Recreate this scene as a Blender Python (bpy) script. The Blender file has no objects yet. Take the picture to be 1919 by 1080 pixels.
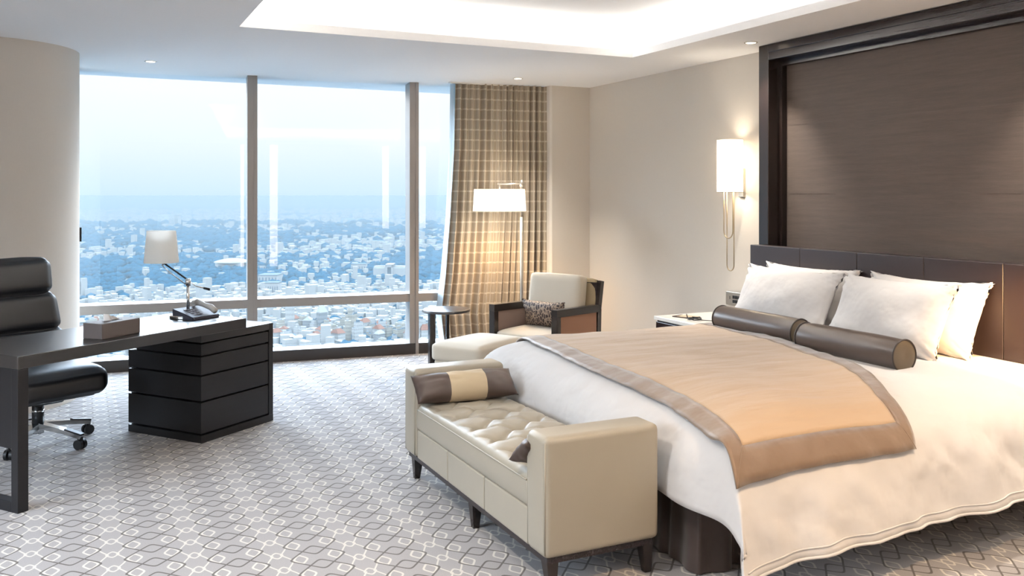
import bpy, bmesh, math, random
from mathutils import Vector, Matrix, noise
PI = math.pi
sc = bpy.context.scene
COL = sc.collection
random.seed(7)

# ------------------------------------------------------------------ helpers
def tag(o, label=None, cat=None, group=None, kind=None):
    if label: o['label'] = label
    if cat: o['category'] = cat
    if group: o['group'] = group
    if kind: o['kind'] = kind
    return o

def thing(name, label, cat, loc=(0, 0, 0), rz=0.0, group=None):
    o = bpy.data.objects.new(name, None)
    o.empty_display_size = .1
    COL.objects.link(o)
    o.location = loc
    o.rotation_euler = (0, 0, rz)
    return tag(o, label, cat, group)

def obj(name, bm, m, parent=None, smooth=False, loc=None, rz=None, label=None):
    me = bpy.data.meshes.new(name)
    bmesh.ops.recalc_face_normals(bm, faces=bm.faces[:])
    if smooth:
        for f in bm.faces: f.smooth = True
    bm.to_mesh(me); bm.free()
    if isinstance(m, (list, tuple)):
        for q in m: me.materials.append(q)
    else:
        me.materials.append(m)
    o = bpy.data.objects.new(name, me)
    COL.objects.link(o)
    if parent: o.parent = parent
    if loc: o.location = loc
    if rz is not None: o.rotation_euler = (0, 0, rz)
    if label: o['label'] = label
    return o

def smooth_angle(o, a=35):
    me = o.data
    for p in me.polygons: p.use_smooth = True
    bm = bmesh.new(); bm.from_mesh(me)
    for e in bm.edges:
        if len(e.link_faces) == 2 and e.calc_face_angle(0) > math.radians(a): e.smooth = False
    bm.to_mesh(me); bm.free()
    return o

def box(bm, x0, x1, y0, y1, z0, z1, bev=0.0, seg=2, M=None):
    r = bmesh.ops.create_cube(bm, size=1)
    vs = r['verts']
    T = Matrix.Translation(((x0+x1)/2, (y0+y1)/2, (z0+z1)/2)) @ Matrix.Diagonal((abs(x1-x0), abs(y1-y0), abs(z1-z0), 1))
    if M: T = M @ T
    bmesh.ops.transform(bm, matrix=T, verts=vs)
    if bev > 0:
        es = list({e for v in vs for e in v.link_edges})
        bmesh.ops.bevel(bm, geom=es, offset=bev, segments=seg, profile=.5, affect='EDGES')
    return bm

def bx(*a, **k): return box(bmesh.new(), *a, **k)

def cyl(bm, x, y, z0, z1, r0, r1=None, n=32, caps=True):
    r1 = r0 if r1 is None else r1
    r = bmesh.ops.create_cone(bm, cap_ends=caps, segments=n, radius1=r0, radius2=r1, depth=z1-z0)
    bmesh.ops.translate(bm, verts=r['verts'], vec=(x, y, (z0+z1)/2))
    return bm

def lathe(bm, prof, n=40, c=(0, 0, 0)):
    rings = []
    for r, z in prof:
        rings.append([bm.verts.new((c[0]+r*math.cos(2*PI*i/n), c[1]+r*math.sin(2*PI*i/n), c[2]+z)) for i in range(n)])
    for a, b in zip(rings, rings[1:]):
        for i in range(n):
            bm.faces.new((a[i], a[(i+1) % n], b[(i+1) % n], b[i]))
    for k in (0, -1):
        if prof[k][0] > 1e-4:
            try: bm.faces.new(rings[k])
            except ValueError: pass
    return bm

def tube(bm, pts, r, n=10, closed=False):
    pts = [Vector(p) for p in pts]
    N = len(pts); rings = []
    rr = r if isinstance(r, (list, tuple)) else [r]*N
    ref = None
    for i, p in enumerate(pts):
        if closed: t = pts[(i+1) % N]-pts[i-1]
        else: t = pts[min(i+1, N-1)]-pts[max(i-1, 0)]
        t.normalize()
        if ref is None:
            ref = t.orthogonal().normalized()
        else:
            ref = (ref-t*ref.dot(t)).normalized()
        b = t.cross(ref)
        rings.append([bm.verts.new(p+(ref*math.cos(2*PI*k/n)+b*math.sin(2*PI*k/n))*rr[i]) for k in range(n)])
    for i in range(N if closed else N-1):
        a, c = rings[i], rings[(i+1) % N]
        for k in range(n):
            bm.faces.new((a[k], a[(k+1) % n], c[(k+1) % n], c[k]))
    if not closed:
        bm.faces.new(rings[0]); bm.faces.new(rings[-1])
    return bm

def beam(bm, p, q, w, h, w2=None, h2=None):
    """bar of rectangular section between two points, width horizontal, height near vertical"""
    p, q = Vector(p), Vector(q)
    t = (q-p).normalized()
    s = t.cross(Vector((0, 0, 1)))
    if s.length < 1e-3: s = Vector((1, 0, 0))
    s.normalize(); u = s.cross(t)
    w2 = w if w2 is None else w2; h2 = h if h2 is None else h2
    A = [bm.verts.new(p+s*a*w/2+u*b*h/2) for a, b in ((-1, -1), (1, -1), (1, 1), (-1, 1))]
    B = [bm.verts.new(q+s*a*w2/2+u*b*h2/2) for a, b in ((-1, -1), (1, -1), (1, 1), (-1, 1))]
    for i in range(4): bm.faces.new((A[i], A[(i+1) % 4], B[(i+1) % 4], B[i]))
    bm.faces.new(A[::-1]); bm.faces.new(B)
    return bm

def prism(bm, poly, z0, z1):
    a = [bm.verts.new((x, y, z0)) for x, y in poly]
    b = [bm.verts.new((x, y, z1)) for x, y in poly]
    n = len(poly)
    for i in range(n): bm.faces.new((a[i], a[(i+1) % n], b[(i+1) % n], b[i]))
    bm.faces.new(a[::-1]); bm.faces.new(b)
    return bm

def grid(bm, nu, nv, f, uv=None):
    V = [[bm.verts.new(f(i/nu, j/nv)) for j in range(nv+1)] for i in range(nu+1)]
    lay = bm.loops.layers.uv.verify() if uv else None
    for i in range(nu):
        for j in range(nv):
            fc = bm.faces.new((V[i][j], V[i+1][j], V[i+1][j+1], V[i][j+1]))
            if uv:
                for l, (a, b) in zip(fc.loops, ((i, j), (i+1, j), (i+1, j+1), (i, j+1))):
                    l[lay].uv = uv(a/nu, b/nv)
    return V

def softbox(w, d, h, r=.03, puff=.02, n=14, top_only=False, wr=0.0, seed=0):
    """upholstery block centred on x,y with its foot at z=0: rounded edges, swollen faces"""
    bm = bmesh.new()
    bmesh.ops.create_cube(bm, size=2)
    bmesh.ops.subdivide_edges(bm, edges=bm.edges[:], cuts=n, use_grid_fill=True)
    hx, hy, hz = w/2, d/2, h/2
    for v in bm.verts:
        a = v.co.copy()
        # push grid lines towards the edges so the rounding has vertices
        q = [math.copysign(abs(c)**.75, c) for c in a]
        p = Vector((q[0]*hx, q[1]*hy, q[2]*hz))
        inner = Vector((max(-hx+r, min(hx-r, p.x)), max(-hy+r, min(hy-r, p.y)), max(-hz+r, min(hz-r, p.z))))
        dlt = p-inner
        if dlt.length > 1e-6:
            p = inner+dlt.normalized()*r if dlt.length > r else p
            # project the shell
            m = max(abs(a.x), abs(a.y), abs(a.z))
            p = inner+dlt.normalized()*r
        px, py, pz = (1-min(1, abs(q[0]))**4), (1-min(1, abs(q[1]))**4), (1-min(1, abs(q[2]))**4)
        if abs(a.z) > .999 and not (top_only and a.z < 0): p.z += math.copysign(puff, a.z)*px*py
        if not top_only:
            if abs(a.x) > .999: p.x += math.copysign(puff*.5, a.x)*py*pz
            if abs(a.y) > .999: p.y += math.copysign(puff*.5, a.y)*px*pz
        if wr:
            p += Vector((0, 0, 1))*wr*noise.noise(Vector((p.x*7, p.y*7, seed)))
        v.co = p+Vector((0, 0, hz))
    return bm

def pillow_bm(w, h, t, seed=0, n=26, pinch=.085, wr=.016, sag=.0):
    """pillow lying in the x-z plane (x width, z height), thickness along y, foot at z=0"""
    bm = bmesh.new()
    def side(sg):
        def f(a, b):
            u, v = 2*a-1, 2*b-1
            uu = math.copysign(1-(1-abs(u))**1.35, u); vv = math.copysign(1-(1-abs(v))**1.35, v)
            sx = 1-pinch*(1-vv*vv)*abs(uu)**3; sz = 1-pinch*1.2*(1-uu*uu)*abs(vv)**3
            x = uu*w/2*sx; z = vv*h/2*sz
            prof = (max(0, 1-uu*uu)**.55)*(max(0, 1-vv*vv)**.55)
            y = sg*t/2*prof
            e = prof**.5
            y += e*wr*noise.noise(Vector((x*5, z*7, seed*3.1+sg)))*1.3
            y += wr*.9*(1-e)*noise.noise(Vector((x*14, z*14, seed)))
            # pull lines running in from the corners
            cr = max(0, abs(uu)*abs(vv)-.25)
            y += sg*wr*1.1*cr*math.sin(26*(abs(uu)-abs(vv))+seed)
            z += -sag*(1-uu*uu)*(vv > 0)*vv*h
            return (x, y, z+h/2)
        return f
    grid(bm, n, n, side(1)); grid(bm, n, n, side(-1))
    bmesh.ops.remove_doubles(bm, verts=bm.verts[:], dist=.0035)
    return bm

# ------------------------------------------------------------------ materials
def lin(c):
    return tuple((x/12.92 if x <= .04045 else ((x+.055)/1.055)**2.4) for x in c)

def hexc(h):
    h = h.lstrip('#')
    return lin(tuple(int(h[i:i+2], 16)/255 for i in (0, 2, 4)))+(1,)

class NT:
    def __init__(s, name):
        s.m = bpy.data.materials.new(name); s.m.use_nodes = True
        s.t = s.m.node_tree; s.b = s.t.nodes['Principled BSDF']; s.out = s.t.nodes['Material Output']
    def n(s, typ, **k):
        nd = s.t.nodes.new(typ)
        for a, v in k.items():
            if a.startswith('_'): setattr(nd, a[1:], v)
        return nd
    def l(s, a, b): s.t.links.new(a, b)
    def math(s, op, a, b=None, c=None):
        nd = s.t.nodes.new('ShaderNodeMath'); nd.operation = op
        for i, v in enumerate((a, b, c)):
            if v is None: continue
            if isinstance(v, (int, float)): nd.inputs[i].default_value = v
            else: s.l(v, nd.inputs[i])
        return nd.outputs[0]
    def mix(s, f, a, b):
        nd = s.t.nodes.new('ShaderNodeMix'); nd.data_type = 'RGBA'
        for i, v in ((0, f), (6, a), (7, b)):
            if isinstance(v, (int, float)): nd.inputs[i].default_value = v
            elif isinstance(v, tuple): nd.inputs[i].default_value = v
            else: s.l(v, nd.inputs[i])
        return nd.outputs[2]
    def coord(s, kind='Object'):
        return s.n('ShaderNodeTexCoord').outputs[kind]
    def mapped(s, kind='Object', scale=(1, 1, 1), rot=(0, 0, 0)):
        mp = s.n('ShaderNodeMapping'); mp.inputs['Scale'].default_value = scale; mp.inputs['Rotation'].default_value = rot
        s.l(s.coord(kind), mp.inputs['Vector']); return mp.outputs[0]
    def noise(s, vec, sc=5, det=3, rough=.5):
        nd = s.n('ShaderNodeTexNoise'); nd.inputs['Scale'].default_value = sc; nd.inputs['Detail'].default_value = det
        nd.inputs['Roughness'].default_value = rough; s.l(vec, nd.inputs['Vector']); return nd.outputs['Fac']
    def bump(s, h, strength=.2, dist=.01):
        nd = s.n('ShaderNodeBump'); nd.inputs['Strength'].default_value = strength; nd.inputs['Distance'].default_value = dist
        s.l(h, nd.inputs['Height']); s.l(nd.outputs[0], s.b.inputs['Normal'])
    def base(s, c):
        if isinstance(c, tuple): s.b.inputs['Base Color'].default_value = c
        else: s.l(c, s.b.inputs['Base Color'])
    def set(s, **k):
        for a, v in k.items(): s.b.inputs[a.replace('_', ' ')].default_value = v
        return s

def fabric(name, col, var=.12, rough=.9, weave=500, wdep=.25, sheen=.2, sc=(1, 1, 1), big=0, bigd=.01):
    t = NT(name); c = hexc(col)
    v = t.mapped('Object', sc)
    f = t.noise(v, weave, 2, .6)
    g = t.noise(v, 6, 3)
    dark = tuple(x*(1-var) for x in c[:3])+(1,); lite = tuple(min(1, x*(1+var)) for x in c[:3])+(1,)
    t.base(t.mix(t.math('ADD', t.math('MULTIPLY', f, .7), t.math('MULTIPLY', g, .3)), dark, lite))
    t.set(Roughness=rough, Sheen_Weight=sheen, Specular_IOR_Level=.25)
    if big:
        h = t.math('ADD', t.math('MULTIPLY', f, .04), t.noise(t.mapped('Object', sc), big, 2, .4)); t.bump(h, .5, bigd)
    else: t.bump(f, wdep, .001)
    return t.m

def leather(name, col, rough=.42, var=.08, grain=260, spec=.5):
    t = NT(name); c = hexc(col)
    v = t.coord()
    g = t.noise(v, grain, 2); b = t.noise(v, 4, 3)
    t.base(t.mix(b, tuple(x*(1-var) for x in c[:3])+(1,), tuple(min(1, x*(1+var)) for x in c[:3])+(1,)))
    t.set(Roughness=rough, Specular_IOR_Level=spec)
    t.bump(t.math('ADD', t.math('MULTIPLY', g, .2), t.math('MULTIPLY', t.noise(v, 16, 3), .5)), .15, .004)
    return t.m

def wood(name, col, col2, axis='X', rough=.35, spec=.5):
    t = NT(name)
    s = {'X': (1.2, 30, 30), 'Y': (30, 1.2, 30), 'Z': (30, 30, 1.2)}[axis]
    f = t.noise(t.mapped('Object', s), 3, 5, .65)
    t.base(t.mix(f, hexc(col), hexc(col2)))
    t.set(Roughness=rough, Specular_IOR_Level=spec)
    t.bump(f, .08, .002)
    return t.m

def plain(name, col, rough=.5, metal=0.0, spec=.5, bump=0):
    t = NT(name); c = hexc(col)
    f = t.noise(t.coord(), 40, 2)
    t.base(t.mix(f, tuple(x*.97 for x in c[:3])+(1,), c))
    t.set(Roughness=rough, Metallic=metal, Specular_IOR_Level=spec)
    if bump: t.bump(f, bump, .002)
    return t.m

def emissive(name, col, strength, base='#f4efe6', trans=0):
    t = NT(name); t.base(hexc(base)); t.set(Roughness=.8)
    t.b.inputs['Emission Color'].default_value = hexc(col)
    t.b.inputs['Emission Strength'].default_value = strength
    return t.m

def wallpaper(name, col, var=.05):
    t = NT(name); c = hexc(col)
    a = t.noise(t.mapped('Object', (140, 140, 10)), 3, 2); b = t.noise(t.mapped('Object', (10, 10, 140)), 3, 2)
    f = t.math('ADD', t.math('MULTIPLY', a, .5), t.math('MULTIPLY', b, .5))
    t.base(t.mix(f, tuple(x*(1-var) for x in c[:3])+(1,), tuple(min(1, x*(1+var)) for x in c[:3])+(1,)))
    t.set(Roughness=.85, Specular_IOR_Level=.2); t.bump(f, .12, .001)
    return t.m

M = {}
M['wall'] = wallpaper('linen_wallpaper', '#dad2c7')
M['ceil'] = plain('ceiling_paint', '#fbfaf9', .9, spec=.1)
M['alu'] = plain('window_aluminium', '#9c9691', .4, .5)
M['sill'] = plain('sill_ledge', '#c9ced0', .5)
M['darkbase'] = plain('dark_sill', '#2e2825', .4)
M['dwood_x'] = wood('espresso_wood_x', '#17120f', '#2c2420', 'X', .28)
M['dwood_y'] = wood('espresso_wood_y', '#17110f', '#30262a', 'Y', .25)
M['dwood_z'] = wood('espresso_wood_z', '#15100e', '#2e2522', 'Z', .22)
M['desk'] = wood('charcoal_desk_wood', '#131214', '#201e20', 'X', .45, .35)
M['desktop'] = wood('charcoal_desk_top', '#1b191a', '#2b2828', 'X', .30, .9)
M['white_linen'] = fabric('white_cotton', '#dad7d5', .03, .85, 700, .1, .1, (1, 1, 1), 11, .018)
M['duvet'] = fabric('white_duvet_cotton', '#d0cdcb', .03, .85, 700, .1, .1, (1, 1, 1), 9, .03)
M['throw'] = fabric('sand_throw_cloth', '#b49b80', .06, .85, 600, .2, .3, (.5, 1.6, 1), 9, .02)
M['satin'] = fabric('taupe_satin_border', '#745c46', .12, .36, 400, .1, .6, (1, 1, 1), 12, .012)
M['skirt'] = fabric('dark_brown_bed_skirt', '#40332e', .1, .5, 400, .1, .4, (1, 1, 1), 9, .01)
M['bolster'] = leather('bronze_bolster_cloth', '#4a3f39', .32, .1, 350)
M['bolster_end'] = leather('bronze_bolster_end', '#5e5344', .45, .12, 350)
M['piping'] = plain('dark_piping', '#2a211d', .5)
M['cream'] = leather('cream_leather', '#9f9788', .38, .05)
M['cream_fab'] = fabric('cream_upholstery', '#cfc4b2', .05, .9, 500, .2, .2)
M['headboard'] = leather('brown_headboard_leather', '#2c2222', .36, .07)
M['black_leather'] = leather('black_leather', '#0b0c10', .42, .1, 200, .6)
M['brown_leather'] = leather('brown_cushion_leather', '#44362f', .45, .1)
M['beige_band'] = fabric('beige_cushion_band', '#c9b697', .06, .8)
M['chrome'] = plain('polished_metal', '#d8dadb', .12, 1.0)
M['nickel'] = plain('satin_nickel', '#c9c3b8', .3, .9)
M['brass'] = plain('pale_brass', '#a8977c', .3, .9)
M['black'] = plain('black_plastic', '#111113', .5)
M['white'] = plain('white_lacquer', '#f0ece4', .25)
M['grey_box'] = leather('grey_box_leather', '#5e5552', .6, .05)
M['taupe_vel'] = fabric('taupe_armchair_cloth', '#7c6458', .12, .7, 400, .2, .6)
M['rust_vel'] = fabric('russet_armchair_side', '#8d5c38', .15, .7, 300, .2, .5)
M['olive'] = fabric('olive_cushion_edge', '#a08e70', .08)

# carpet --------------------------------------------------------------
def carpet():
    t = NT('patterned_carpet')
    sep = t.n('ShaderNodeSeparateXYZ'); t.l(t.coord('Object'), sep.inputs[0])
    # slight wobble of the tufts
    X, Y = sep.outputs[0], sep.outputs[1]
    PX, PY = .3117, .158
    def ring(x0, y0, hw, hh, perx, pery, w, n=9.0):
        x = t.math('SUBTRACT', X, x0-perx/2); x = t.math('FLOORED_MODULO', x, perx); x = t.math('SUBTRACT', x, perx/2)
        y = t.math('SUBTRACT', Y, y0-pery/2); y = t.math('FLOORED_MODULO', y, pery); y = t.math('SUBTRACT', y, pery/2)
        a = t.math('DIVIDE', x, hw); b = t.math('DIVIDE', y, hh)
        s = t.math('ABSOLUTE', t.math('ADD', a, b)); r = t.math('ABSOLUTE', t.math('SUBTRACT', a, b))
        f = t.math('POWER', t.math('ADD', t.math('POWER', s, n), t.math('POWER', r, n)), 1/n)
        d = t.math('ABSOLUTE', t.math('SUBTRACT', f, 1.0))
        mr = t.n('ShaderNodeMapRange'); mr.inputs['From Min'].default_value = w*.75; mr.inputs['From Max'].default_value = w*1.25
        mr.inputs['To Min'].default_value = 1; mr.inputs['To Max'].default_value = 0
        t.l(d, mr.inputs['Value']); return mr.outputs[0]
    def mx(*a):
        r = a[0]
        for q in a[1:]: r = t.math('MAXIMUM', r, q)
        return r
    x0, y0 = 1.205, 3.752
    dark = mx(ring(x0, y0, .119, PY*.84, PX, 2*PY, .048), ring(x0, y0+PY, .119, PY*.84, PX, 2*PY, .048))
    k = .030
    lite = mx(ring(x0+PX/2, y0, .058, PY*.70, PX, PY, .07, 5),
              ring(x0-.072, y0, .031, .05, PX, PY, .17, 5), ring(x0+.072, y0, .031, .05, PX, PY, .17, 5),
              ring(x0+PX/2, y0+PY/2, .028, .036, PX, PY, .18, 4))
    sp = t.noise(t.coord('Object'), 260, 3, .7); sp2 = t.noise(t.coord('Object'), 2.2, 2)
    basec = t.mix(sp, hexc('#7f7b7a'), hexc('#aca8a7'))
    c = t.mix(t.math('MULTIPLY', lite, .7), basec, hexc('#d6d0c6'))
    c = t.mix(t.math('MULTIPLY', dark, .9), c, t.mix(sp, hexc('#3c3633'), hexc('#5d5550')))
    t.base(c); t.set(Roughness=.95, Specular_IOR_Level=.1, Sheen_Weight=.15)
    t.bump(sp, .35, .004)
    return t.m
M['carpet'] = carpet()

def grasscloth():
    t = NT('brown_grasscloth')
    a = t.noise(t.mapped('Object', (20, 6, 320)), 2, 4, .6)
    b = t.noise(t.mapped('Object', (3, 1.2, 22)), 2, 3)
    w = t.noise(t.mapped('Object', (60, 160, 160)), 2, 2)
    f = t.math('ADD', t.math('MULTIPLY', a, .6), t.math('ADD', t.math('MULTIPLY', b, .4), t.math('MULTIPLY', w, .15)))
    t.base(t.mix(f, hexc('#2a211d'), hexc('#61534a')))
    t.set(Roughness=.6, Specular_IOR_Level=.3, Sheen_Weight=.2); t.bump(f, .3, .003)
    return t.m
M['grass'] = grasscloth()

def curtain_mat():
    t = NT('checked_curtain_fabric')
    sep = t.n('ShaderNodeSeparateXYZ'); t.l(t.coord('UV'), sep.inputs[0])
    def line(v, per, w):
        m = t.math('FLOORED_MODULO', v, per)
        return t.math('LESS_THAN', t.math('ABSOLUTE', t.math('SUBTRACT', m, per/2)), w)
    h = line(sep.outputs[1], .10, .008); v = line(sep.outputs[0], .085, .004)
    f = t.noise(t.mapped('UV', (60, 400, 1)), 2, 3)
    c = t.mix(f, hexc('#8f8373'), hexc('#ad9f8b'))
    c = t.mix(t.math('MULTIPLY', t.math('MAXIMUM', h, v), .55), c, hexc('#d8cebc'))
    t.base(c); t.set(Roughness=.6, Sheen_Weight=.4, Specular_IOR_Level=.3); t.bump(f, .15, .002)
    return t.m
M['curtain'] = curtain_mat()
def sheer():
    t = NT('pale_curtain_lining'); t.base(hexc('#cdd0cf')); t.set(Roughness=.9)
    tr = t.n('ShaderNodeBsdfTranslucent'); tr.inputs[0].default_value = hexc('#c8d2d6')
    mx = t.n('ShaderNodeMixShader'); mx.inputs[0].default_value = .5
    t.l(t.b.outputs[0], mx.inputs[1]); t.l(tr.outputs[0], mx.inputs[2]); t.l(mx.outputs[0], t.out.inputs[0])
    f = t.noise(t.coord(), 300, 2); t.bump(f, .1, .001)
    return t.m
M['lining'] = sheer()

def glass():
    t = NT('clear_window_glass')
    tr = t.n('ShaderNodeBsdfTransparent'); tr.inputs[0].default_value = (.97, .985, 1, 1)
    gl = t.n('ShaderNodeBsdfGlossy'); gl.inputs['Roughness'].default_value = .0; gl.inputs[0].default_value = (1, 1, 1, 1)
    fr = t.n('ShaderNodeFresnel'); fr.inputs[0].default_value = 1.5
    nz = t.noise(t.coord(), 1.0, 0)
    geo = t.n('ShaderNodeNewGeometry'); front = t.math('SUBTRACT', 1.0, geo.outputs['Backfacing'])
    mx = t.n('ShaderNodeMixShader'); t.l(t.math('MULTIPLY', front, t.math('ADD', fr.outputs[0], t.math('MULTIPLY', nz, .004))), mx.inputs[0])
    t.l(tr.outputs[0], mx.inputs[1]); t.l(gl.outputs[0], mx.inputs[2]); t.l(mx.outputs[0], t.out.inputs[0])
    return t.m
M['glass'] = glass()

def shade_mat(name, col, strength):
    t = NT(name); t.base(hexc('#f6f4ef')); t.set(Roughness=.9)
    f = t.noise(t.coord(), 200, 2)
    t.b.inputs['Emission Color'].default_value = hexc(col)
    t.b.inputs['Emission Strength'].default_value = strength
    tr = t.n('ShaderNodeBsdfTranslucent'); tr.inputs[0].default_value = hexc('#faf6ee')
    mx = t.n('ShaderNodeMixShader'); mx.inputs[0].default_value = .5
    t.l(t.b.outputs[0], mx.inputs[1]); t.l(tr.outputs[0], mx.inputs[2]); t.l(mx.outputs[0], t.out.inputs[0])
    t.bump(f, .1, .001)
    return t.m
M['shade_lit'] = shade_mat('lit_lamp_shade', '#fff6e6', .65)
M['shade_off'] = shade_mat('unlit_lamp_shade', '#f4f2ee', 0)
M['bulb'] = emissive('glowing_bulb', '#ffd9a8', 12)
M['downlight'] = emissive('downlight_lens', '#ffe9cc', 9)

# ------------------------------------------------------------------ room shell
H = 2.6
def struct(name, bm, m, parent=None):
    o = obj(name, bm, m, parent)
    if parent is None: o['kind'] = 'structure'
    return o

XW = 4.60
struct('floor', bx(-2.6, XW+.1, -2.6, 8.62, -.06, 0), M['carpet'])
struct('wall_right', bx(XW, XW+.12, -2.5, 8.62, 0, 3.0), M['wall'])
struct('wall_back', bx(-2.6, XW+.12, -2.62, -2.5, 0, 3.0), M['wall'])
bm = bx(-2.62, -2.5, -2.5, 2.1, 0, 3.0); box(bm, -2.62, -2.5, 4.7, 8.62, 0, 3.0); box(bm, -2.62, -2.5, 2.1, 4.7, 2.3, 3.0); box(bm, -2.62, -2.5, 2.1, 4.7, 0, .5)
struct('wall_left', bm, M['wall'])
# pier in the far right corner
struct('wall_corner_pier', prism(bmesh.new(), [(XW, 7.79), (4.17, 7.79), (4.15, 7.81), (4.15, 8.45), (XW, 8.45)], 0, H), M['wall'])
# curved pier on the left
poly = [(-.62+.60*math.cos(a), 7.62+.62*math.sin(a)) for a in [math.radians(d) for d in range(-180, 91, 3)]]
poly += [(-2.5, 8.24), (-2.5, 7.62)]
o = struct('wall_curved', prism(bmesh.new(), poly, 0, H), M['wall']); smooth_angle(o, 30)

# ceiling: soffit ring, tray upstand and raised centre
TX0, TX1, TY0, TY1 = .905, 3.888, -1.2, 5.932
ZR = 2.83; TR = .17
bm = bmesh.new()
x0, x1, y0, y1 = -2.6, XW+.1, -2.6, 8.9
for a in ((x0, TX0, y0, y1), (TX1, x1, y0, y1), (TX0, TX1, y0, TY0), (TX0, TX1, TY1, y1)):
    box(bm, a[0], a[1], a[2], a[3], H, H+.04)
bmesh.ops.remove_doubles(bm, verts=bm.verts[:], dist=.0005)
struct('ceiling', bm, M['ceil'])
struct('ceiling_tray', bx(TX0-TR-.02, TX1+TR+.02, TY0-TR-.02, TY1+TR+.02, ZR, ZR+.05), M['ceil'])
bm = bmesh.new()
for a in ((TX0-TR-.02, TX0-TR, TY0-TR, TY1+TR), (TX1+TR, TX1+TR+.02, TY0-TR, TY1+TR),
          (TX0-TR, TX1+TR, TY0-TR-.02, TY0-TR), (TX0-TR, TX1+TR, TY1+TR, TY1+TR+.02)):
    box(bm, a[0], a[1], a[2], a[3], H+.04, ZR)
struct('trim_1', bm, M['ceil'])
bm = bmesh.new()
for a in ((TX0-.02, TX0, TY0-.02, TY1+.02), (TX1, TX1+.02, TY0-.02, TY1+.02), (TX0, TX1, TY0-.02, TY0), (TX0, TX1, TY1, TY1+.02)):
    box(bm, a[0], a[1], a[2], a[3], H+.04, H+.055)
struct('trim_2', bm, M['ceil'])

def area(name, loc, rot, sx, sy, power, col, parent=None, spread=PI):
    l = bpy.data.lights.new(name, 'AREA'); l.shape = 'RECTANGLE'; l.size = sx; l.size_y = sy
    l.energy = power; l.color = col; l.spread = spread
    o = bpy.data.objects.new(name, l); COL.objects.link(o); o.location = loc; o.rotation_euler = rot
    if parent: o.parent = parent
    return o
WARM = (1.0, .91, .80)
COVE = 16.5
lx, ly = TX1-TX0+TR, TY1-TY0+TR
for nm, loc, sx, sy in (('cove_light_left', (TX0-TR*.55, (TY0+TY1)/2, H+.13), .03, ly), ('cove_light_right', (TX1+TR*.55, (TY0+TY1)/2, H+.13), .03, ly),
                        ('cove_light_back', ((TX0+TX1)/2, TY0-TR*.55, H+.13), lx, .03), ('cove_light_front', ((TX0+TX1)/2, TY1+TR*.55, H+.13), lx, .03)):
    area(nm, loc, (PI, 0, 0), sx, sy, COVE*max(sx, sy), (1.0, .97, .92))

# window wall -----------------------------------------------------------
WP = [(-2.5, 8.50), (-.10, 8.44), (1.382, 8.315), (2.862, 8.15), (4.34, 7.93), (4.75, 7.86)]
def off(p, q, d):
    t = (Vector(q)-Vector(p)).normalized(); n = Vector((-t.y, t.x)); return n*d
FD = .22
frame_objs = []
for i in range(len(WP)-1):
    p, q = Vector(WP[i]), Vector(WP[i+1])
    n = off(p, q, 1)
    if i == 4: pass
    a, b = p+n*.19, q+n*.19
    bm = bmesh.new()
    prism(bm, [tuple(a), tuple(b), tuple(b+n*.012), tuple(a+n*.012)], .09, H)
    g = obj('window_%d' % (i+1), bm, M['glass']); g['kind'] = 'structure'
    # transom, base, ledge of this bay
    bm = bmesh.new(); prism(bm, [tuple(p), tuple(q), tuple(q+n*FD), tuple(p+n*FD)], .50, .578); obj('window_transom', bm, M['alu'], g)
    bm = bmesh.new(); prism(bm, [tuple(p+n*.01), tuple(q+n*.01), tuple(q+n*FD), tuple(p+n*FD)], 0, .098); obj('window_ledge', bm, M['sill'], g)
    bm = bmesh.new(); prism(bm, [tuple(p-n*.012), tuple(q-n*.012), tuple(q+n*.02), tuple(p+n*.02)], 0, .103)
    o = struct('baseboard_window_%d' % (i+1), bm, M['darkbase'])
for k in (1, 2, 3, 4):
    p = Vector(WP[k]); n = (off(WP[k-1], WP[k], 1)+off(WP[k], WP[k+1], 1)).normalized(); t = Vector((n.y, -n.x))
    w = .042
    bm = bmesh.new()
    prism(bm, [tuple(p-t*w-n*.012), tuple(p+t*w-n*.012), tuple(p+t*w+n*FD*.45), tuple(p+t*w*.9+n*FD), tuple(p-t*w*.9+n*FD), tuple(p-t*w+n*FD*.45)], .0, H)
    prism(bm, [tuple(p+t*(w*.35)-n*.02), tuple(p+t*(w*1.05)-n*.02), tuple(p+t*(w*1.05)), tuple(p+t*(w*.35))], .0, H)
    m_ = struct('trim_%d' % (k+2), bm, M['alu'])
# the window of the side wall, left of the picture
bm = bx(-2.60, -2.588, 2.1, 4.7, .5, 2.3)
g = obj('window_6', bm, M['glass']); g['kind'] = 'structure'
bm = bx(-2.62, -2.48, 2.1, 4.7, .50, .56)
for y in (2.14, 3.4, 4.66): box(bm, -2.62, -2.48, y-.04, y+.04, .5, 2.3)
obj('window_frame', bm, M['alu'], g)
# small dark catch at the edge of the curved wall
latch = obj('window_latch', bx(-.0215, -.006, 7.60, 7.64, 1.165, 1.275, bev=.003), M['black'])
tag(latch, 'small black upright latch at the edge of the curved wall beside the window', 'latch')
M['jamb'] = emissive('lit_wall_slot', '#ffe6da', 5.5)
for k, (xa, xb, za) in enumerate(((1.14, 1.30, .02), (3.50, 3.64, .8))):
    struct('trim_%d' % (k+8), bx(xa, xb, -2.5, -2.49, za, 2.58), M['jamb'])
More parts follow.
